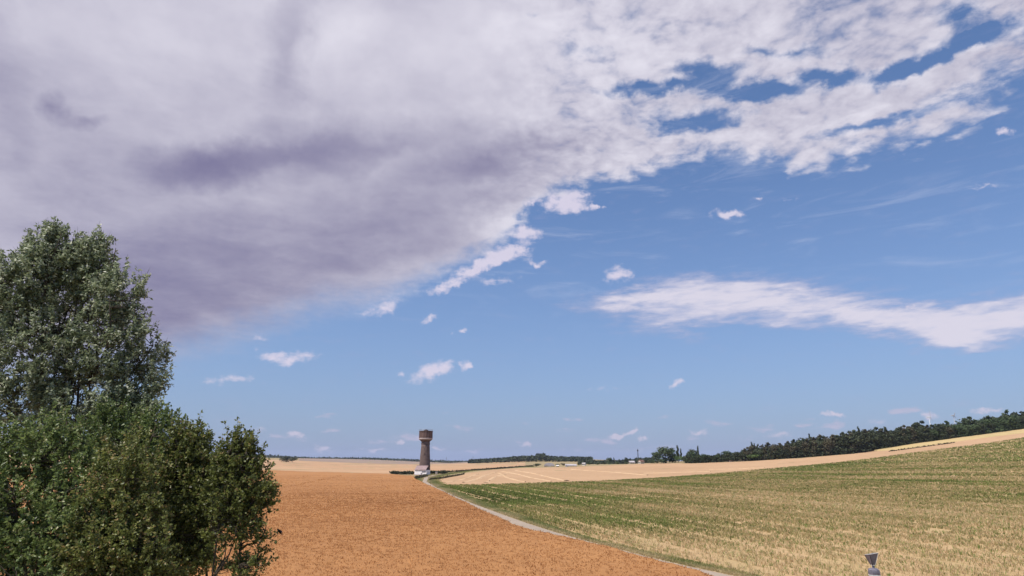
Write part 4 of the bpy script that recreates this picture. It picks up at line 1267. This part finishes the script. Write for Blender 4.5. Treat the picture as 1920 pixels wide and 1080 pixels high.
def trunk_mesh(h=0.5):
    m_ = MB().tube([(0, 0, -0.06), (0.004, 0, h * 0.5), (0, 0.004, h)], [0.022, 0.016, 0.006], 6)
    me = bpy.data.meshes.new('trunk')
    me.from_pydata(m_.v, [], m_.f); me.update()
    me.materials.append(M['far_bark'])
    return me


def far_leaf(name, c0, c1, c2):
    return leafy_mat(name, [(0.0, c0), (0.5, c1), (1.0, c2)], 0.15, 0.7, 0.15)


M['wood_dark'] = far_leaf('dark_wood_leaves', (0.017, 0.022, 0.014), (0.053, 0.065, 0.034), (0.120, 0.136, 0.067))
M['wood_green'] = far_leaf('green_wood_leaves', (0.020, 0.034, 0.017), (0.062, 0.090, 0.040), (0.136, 0.176, 0.077))
M['wood_brown'] = far_leaf('brown_wood_leaves', (0.028, 0.025, 0.014), (0.078, 0.071, 0.040), (0.152, 0.136, 0.080))
M['wood_lime'] = far_leaf('bright_wood_leaves', (0.028, 0.049, 0.014), (0.101, 0.155, 0.046), (0.192, 0.256, 0.088))
TR = trunk_mesh()
PROTO = {}
for kd in ('round', 'tall', 'pine', 'bush'):
    for mk in ('wood_dark', 'wood_green', 'wood_brown', 'wood_lime'):
        for v_ in range(3):
            me = crown_mesh('crown', kd, hash((kd, v_)) % 1000 if False else {'round': 10, 'tall': 20, 'pine': 30, 'bush': 40}[kd] + v_, 900)
            me.materials.append(M[mk])
            PROTO[(kd, mk, v_)] = me


def far_tree(name, label, x, y, h, wid=1.0, kd='round', mk='wood_dark', group=None, v_=0, rz=0.0):
    e = empty(name, (x, y, float(zt(x, y))), rz)
    e.scale = (h * wid, h * wid, h)
    prop(e, label, 'tree' if kd != 'bush' else 'bush', group)
    t = link('trunk', TR, None, e)
    c_ = link('crown', PROTO[(kd, mk, v_)], None, e)
    return e


def tree_at(name, label, px, top_py, dist, wid=1.0, kd='round', mk='wood_dark', group=None, v_=0, foot_drop=0.0):
    """tree whose top reaches the photo pixel, standing on the ground at range dist"""
    a_ = az_of(px, top_py)
    x, y = dist * math.sin(a_), dist * math.cos(a_)
    d = pix_dir(px, top_py)
    ztop = EYE[2] + d[2] / math.hypot(d[0], d[1]) * dist
    h = max(ztop - float(zt(x, y)), 2.0)
    return far_tree(name, label, x, y, h, wid, kd, mk, group, v_, random.random() * 6)


random.seed(5)
rgw = np.random.default_rng(77)
TOP = np.array([(1283, 846), (1300, 843), (1325, 846), (1350, 846), (1372, 843), (1400, 838), (1420, 834), (1450, 830), (1480, 826), (1500, 822), (1520, 817), (1550, 815), (1580, 811), (1605, 805), (1640, 804),
                (1680, 799), (1705, 797), (1722, 790), (1740, 798), (1775, 789), (1798, 791), (1812, 780), (1830, 786), (1850, 779), (1870, 782), (1885, 770), (1905, 776), (1960, 770), (2010, 764)], float)
wood_group = 'trees of the wood on the right'
for row in range(3):
    pxs = np.arange(1290 + 4 * row, 2000, [9.5, 11.0, 12.5, 14.0][row])
    for i, px in enumerate(pxs):
        px = px + rgw.uniform(-3, 3)
        base_r = float(rng_of(c_sf, az_of(px)))
        dist = base_r + 5 + row * 9 + rgw.uniform(-2, 2)
        ty = float(np.interp(px, TOP[:, 0], TOP[:, 1])) + [6, 2.0, -1.0][row] + rgw.uniform(-2.0, 3.5)
        zone = px + rgw.uniform(-40, 40)
        if zone < 1400:
            kd, mk = rgw.choice(['round', 'round', 'bush']), rgw.choice(['wood_green', 'wood_dark', 'wood_green', 'wood_lime'], p=[.45, .3, .2, .05])
        elif zone < 1600:
            kd, mk = rgw.choice(['pine', 'round', 'pine']), rgw.choice(['wood_brown', 'wood_dark', 'wood_brown'])
        elif zone < 1760:
            kd, mk = rgw.choice(['pine', 'pine', 'round']), rgw.choice(['wood_dark', 'wood_dark', 'wood_brown'])
        else:
            kd, mk = rgw.choice(['round', 'round', 'pine']), rgw.choice(['wood_green', 'wood_dark', 'wood_green'])
        if kd == 'bush':
            ty += 8
        words_ = {'pine': 'conifer', 'round': 'round-crowned tree', 'bush': 'low bush'}[kd]
        place = ['at the front edge of', 'just inside', 'in the middle of', 'at the back of'][row]
        tone = {'wood_dark': 'dark green', 'wood_green': 'mid green', 'wood_brown': 'brownish green', 'wood_lime': 'light green'}[mk]
        seg = next(t for lim, t in ((1345, 'beside big rounded tree'), (1412, 'above brown roofed houses'), (1500, 'right of three slim treetops'), (1590, 'left of grain strip'),
                                    (1690, 'above grain strip'), (1770, 'below the wind turbine'), (1860, 'right of wind turbine'), (9999, 'by right photo edge')) if px < lim)
        place = ['at the front of', 'second row of', 'back row of'][row]
        tree_at('conifer' if kd == 'pine' else ('bush' if kd == 'bush' else 'wood_tree'), f'{tone} {words_}, {place} the wood {seg}', px, ty, dist, rgw.uniform(1.05, 1.5) * (1.0 if kd != 'bush' else 1.3), str(kd), str(mk), f'{tone} {words_}s {place} the wood {seg}', int(rgw.integers(0, 3)))

D0 = float(rng_of(c_sf, az_of(1245)))
tree_at('rounded_tree', 'big rounded green tree standing at the left end of the wood', 1246, 834.5, D0 + 8, 1.75, 'round', 'wood_green', None, 0)
tree_at('rounded_tree', 'left flank tree of the big rounded tree, slightly lower', 1231, 842, D0 + 10, 1.15, 'round', 'wood_green', None, 1)
tree_at('rounded_tree', 'right flank tree of the big rounded tree, beside the thin poplar', 1259, 838, D0 + 11, 1.15, 'round', 'wood_green', None, 2)
tree_at('poplar_tree', 'thin dark poplar at the right shoulder of the big rounded tree', 1269.5, 835.5, D0 + 14, 0.6, 'tall', 'wood_dark', None, 0)
tree_at('poplar_tree', 'faint slim poplar right of the thin dark poplar', 1276, 841, D0 + 20, 0.5, 'tall', 'wood_dark', None, 1)
tree_at('bush', 'light green bush in the gap right of the big rounded tree', 1272, 853, D0 + 4, 1.5, 'bush', 'wood_lime', None, 0)
tree_at('bush', 'low bush under the left side of the big rounded tree', 1220, 860, D0 + 4, 1.5, 'bush', 'wood_green', None, 1)
tree_at('bush', 'low bush under the middle of the big rounded tree', 1243, 859, D0 + 3, 1.6, 'bush', 'wood_green', None, 2)
tree_at('bush', 'light green bush beside the two brown roofed houses', 1388, 852, D0 + 2, 1.3, 'bush', 'wood_lime', None, 2)
for i, (px, ty) in enumerate([(1308, 836), (1414, 831), (1420, 832), (1430, 833), (1518, 813), (1608, 800), (1409, 829)]):
    tree_at('spire_tree', ['pointed dark treetop at the left part of the wood', 'first of three slim treetops close together on the wood skyline', 'second of three slim treetops close together on the wood skyline', 'third of three slim treetops close together on the wood skyline',
                           'pointed treetop midway along the wood skyline', 'small spindly treetop right of the middle of the wood', 'spindly treetop just left of the three slim ones'][i], px, ty, float(rng_of(c_sf, az_of(px))) + 40, 0.5, 'tall', 'wood_dark', None, i % 3)

# garden trees and hedges round the village roofs
for i, (px, ty, dd, kd, mk, w_, lab) in enumerate([
        (1006, 868, 525, 'bush', 'wood_dark', 2.2, 'dark bush left of the rounded barn roof'),
        (1046, 868.5, 560, 'bush', 'wood_green', 1.8, 'bush behind the tiny white shed'),
        (1056, 867.5, 560, 'bush', 'wood_brown', 1.6, 'brownish bush left of the white gable'),
        (1104, 866.0, 560, 'bush', 'wood_green', 1.6, 'bush right of the white house wall'),
        (1086, 868, 575, 'bush', 'wood_dark', 1.6, 'dark bush behind the long low barn'),
        (1121, 867, 560, 'bush', 'wood_green', 2.0, 'low bush between white house wall and dark dome tree'),
        (1142, 856.5, 600, 'round', 'wood_green', 1.2, 'dark dome-shaped tree between the village roofs'),
        (1151, 857.5, 600, 'tall', 'wood_dark', 0.5, 'slim treetop right of the dark dome-shaped tree'),
        (1158, 865.5, 560, 'bush', 'wood_green', 2.2, 'low bush right of the dark dome-shaped tree'),
        (1174, 856, 640, 'round', 'wood_dark', 0.9, 'small lollipop-shaped tree left of the lattice mast'),
        (1176, 865, 555, 'bush', 'wood_green', 2.2, 'low bush below the lollipop-shaped tree'),
        (1209, 861, 570, 'round', 'wood_dark', 1.0, 'dark tree right of the cream gabled house'),
        (1133, 866, 560, 'bush', 'wood_dark', 2.0, 'dark bush under the dome-shaped tree'),
        (539, 852.5, 1010, 'round', 'wood_dark', 1.2, 'lone dark tree on the skyline of the pale field'),
        (533, 854.5, 1020, 'bush', 'wood_dark', 1.6, 'bush left of the lone dark skyline tree'),
        (549, 856.0, 1000, 'bush', 'wood_dark', 1.6, 'bush right of the lone dark skyline tree')]):
    tree_at('bush' if kd == 'bush' else 'village_tree', lab, px, ty, dd, w_, kd, mk, None, i % 3)

# low dark hedges each side of the tower foot
def hedge(name, label, p0, p1, h, thick, mat, seed, n=900):
    a, b = hit(*p0), hit(*p1)
    rg = np.random.default_rng(seed)
    o = empty(name, tuple((a + b) / 2))
    prop(o, label, 'hedge')
    L = np.linalg.norm((b - a)[:2])
    u = rg.random(n)
    hh = h * (0.65 + 0.7 * fbm(u * L / 2.2, u * 0, 3, seed))
    P = a + (b - a) * u[:, None] + rg.normal(0, thick / 3, (n, 3))
    P[:, 2] = zt(P[:, 0], P[:, 1]) + hh * rg.random(n) ** 0.6
    d = rg.normal(0, 1, (n, 3)); d /= np.linalg.norm(d, axis=1)[:, None]
    V, Fc, T = leaves(P - np.array(o.location), d, np.full(n, 0.75), np.full(n, 0.6), 0.4 + rg.normal(0, 0.15, n), seed)
    link('foliage', fast_mesh('foliage', V, Fc, 3, attrs={'tint': T}), mat, o)
    m_ = MB()
    for q_ in range(8):
        p = a + (b - a) * (q_ + 0.5) / 8 - np.array(o.location)
        m_.tube([(p[0], p[1], -0.2), (p[0] + 0.05, p[1], h * 0.7)], [0.06, 0.02], 5)
    m_.build('stems', M['far_bark'], o)['kind'] = 'stuff'
    return o


hedge('hedge', 'low dark hedge running left from the white building', (732, 889.2), (775, 889.8), 1.5, 1.2, M['wood_dark'], 1)
hedge('hedge', 'low dark hedge right of the water tower foot', (806, 888.6), (836, 888.8), 1.6, 1.6, M['wood_dark'], 2, 700)
hedge('hedge', 'dark overgrown bank at the bend of the lane below the white building', (778, 899), (800, 893.5), 0.9, 1.0, M['wood_brown'], 3, 500)
hedge('hedge', 'dark weedy strip along the far side of the lane beyond the tower', (838, 886.2), (1000, 874.6), 0.8, 0.8, M['wood_brown'], 4, 2200)
hedge('hedge', 'thin dark weedy edge between the lane bend and the stubble', (806, 901), (870, 889.5), 0.4, 0.5, M['wood_brown'], 5, 700)
hedge('hedge', 'thin weedy boundary in the pale stubble at the upper right', (1665, 847), (1790, 830.5), 0.35, 0.5, M['wood_brown'], 6, 420)


# far woods that read as one mass
def far_mass(name, label, pts_, Y0, Y1, n, size, seed, mat, edge=None):
    """pts_: skyline in photo pixels; leaf clumps from the ground up to that line at ranges Y0..Y1"""
    rg = np.random.default_rng(seed)
    pts_ = np.array(pts_, float)
    px = rg.uniform(pts_[0, 0], pts_[-1, 0], n)
    ty = np.interp(px, pts_[:, 0], pts_[:, 1])
    d = pix_dir(px, ty)
    hz = np.hypot(d[:, 0], d[:, 1])
    rr = rg.uniform(Y0, Y1, n)
    if edge is not None:
        rr = rr + rng_of(edge, np.arctan2(d[:, 0], d[:, 1]))
    x = d[:, 0] / hz * rr; y = d[:, 1] / hz * rr
    ztop = EYE[2] + d[:, 2] / hz * rr
    ztop -= size * (0.5 + 1.1 * fbm(px / 5.0, rr / 300, 3, seed))
    g0 = zt(x, y)
    ztop = np.maximum(ztop, g0 + 2)
    z = g0 + (ztop - g0) * rg.random(n) ** 0.55
    P = np.column_stack([x, y, z])
    dd = rg.normal(0, 1, (n, 3)); dd /= np.linalg.norm(dd, axis=1)[:, None]
    s_ = size * rg.uniform(0.6, 1.2, n)
    V, Fc, T = leaves(P, dd, s_ * 1.5, s_ * 1.3, 0.45 + 0.5 * (fbm(px / 10, z / 6, 3, seed) - 0.5), seed + 1)
    return prop(link(name, fast_mesh(name, V, Fc, 3, attrs={'tint': T}), mat), label, 'wood', kind='stuff')


far_mass('far_wood', 'dark wooded rise behind the village right of the tower', [(880, 866), (905, 863), (920, 860.5), (945, 859), (960, 855.5), (985, 854), (1004, 855), (1006, 850), (1014, 850.5), (1018, 848.5), (1024, 854), (1040, 855.5), (1060, 859), (1075, 859.5), (1085, 863), (1095, 867), (1110, 872)], 1150, 1450, 12000, 3.0, 900, M['wood_dark'])
far_mass('far_wood', 'low wood behind the houses left of the big rounded tree', [(1085, 865), (1100, 860.5), (1112, 863), (1125, 865), (1150, 863), (1170, 861), (1190, 859.5), (1225, 857)], 900, 1100, 5000, 2.4, 910, M['wood_dark'])
far_mass('far_wood', 'thin dark blue strip of distant woods on the left skyline', [(-300, 813), (100, 834), (300, 846), (395, 849.5), (480, 851), (520, 853), (560, 856), (600, 858.5), (640, 859), (700, 859.5), (730, 860.5), (780, 861.5), (850, 863.5), (900, 864), (960, 864)], 2300, 2900, 16000, 5.0, 920, M['wood_dark'])
far_mass('far_wood', 'dark hill ridge appearing behind the treetops at the right edge', [(1840, 783), (1880, 777), (1920, 769), (1990, 762)], 900, 1000, 3000, 3.2, 930, M['wood_dark'])

far_mass('wood_interior', 'dense dark mass of the wood behind its front trees', [(p[0], p[1] + 7) for p in TOP], 14, 34, 9000, 1.5, 940, M['wood_dark'], c_sf)
n = 9000
pxu = rngp.uniform(1282, 1985, n)
au = np.array([az_of(q_) for q_ in np.linspace(1282, 1985, 300)]); au = np.interp(pxu, np.linspace(1282, 1985, 300), au)
ru = rng_of(c_sf, au) + 1.0 + np.abs(rngp.normal(0, 5, n))
xu, yu = ru * np.sin(au), ru * np.cos(au)
hu = 4.2 * (0.45 + fbm(pxu / 9, pxu * 0, 3, 12)) * rngp.random(n) ** 0.7
Pu = np.column_stack([xu, yu, zt(xu, yu) + hu])
du = rngp.normal(0, 1, (n, 3)); du /= np.linalg.norm(du, axis=1)[:, None]
V, Fc, T = leaves(Pu, du, np.full(n, 1.3), np.full(n, 1.0), 0.35 + rngp.normal(0, 0.15, n), 950)
prop(link('undergrowth', fast_mesh('undergrowth', V, Fc, 3, attrs={'tint': T}), M['wood_dark']), 'dark undergrowth along the foot of the wood on the right', 'undergrowth', kind='stuff')
# leaf litter free coarse grass under the near trees
x = rngp.uniform(-16, 2, 9000); y = rngp.uniform(8, 18, 9000)
tint = 0.35 + 0.7 * (fbm(x / 2, y / 2, 3, 71) - 0.5)
V, Fc, T = blades(x, y, zt(x, y) - 0.02, np.full(len(x), 0.28), np.full(len(x), 0.03), 3, 0.5, np.clip(tint, 0.02, 0.98), 9, 0.1, np.full(len(x), 0.05))
prop(link('tall_grass', fast_mesh('tall_grass', V, Fc, 4, attrs={'tint': T}), M['grass']), 'rough grass under the trees and shrubs on the left', 'grass', kind='stuff')


# ------------------------------------------------------------------ air: one thin even haze over the whole land
hz_m = bpy.data.materials.new('summer_haze')
hz_m.use_nodes = True
hq = G(hz_m.node_tree)
hz_m.node_tree.nodes.remove(hz_m.node_tree.nodes['Principled BSDF'])
pv = hq.node('ShaderNodeVolumePrincipled')
pv.inputs['Color'].default_value = (0.62, 0.72, 1.0, 1)
pv.inputs['Density'].default_value = 0.000055
hz_m.node_tree.links.new(pv.outputs[0], hz_m.node_tree.nodes['Material Output'].inputs['Volume'])
haze = MB().box((-14000, -14000, -2.5), (14000, 14000, 215)).build('haze', hz_m)
prop(haze, kind='stuff')
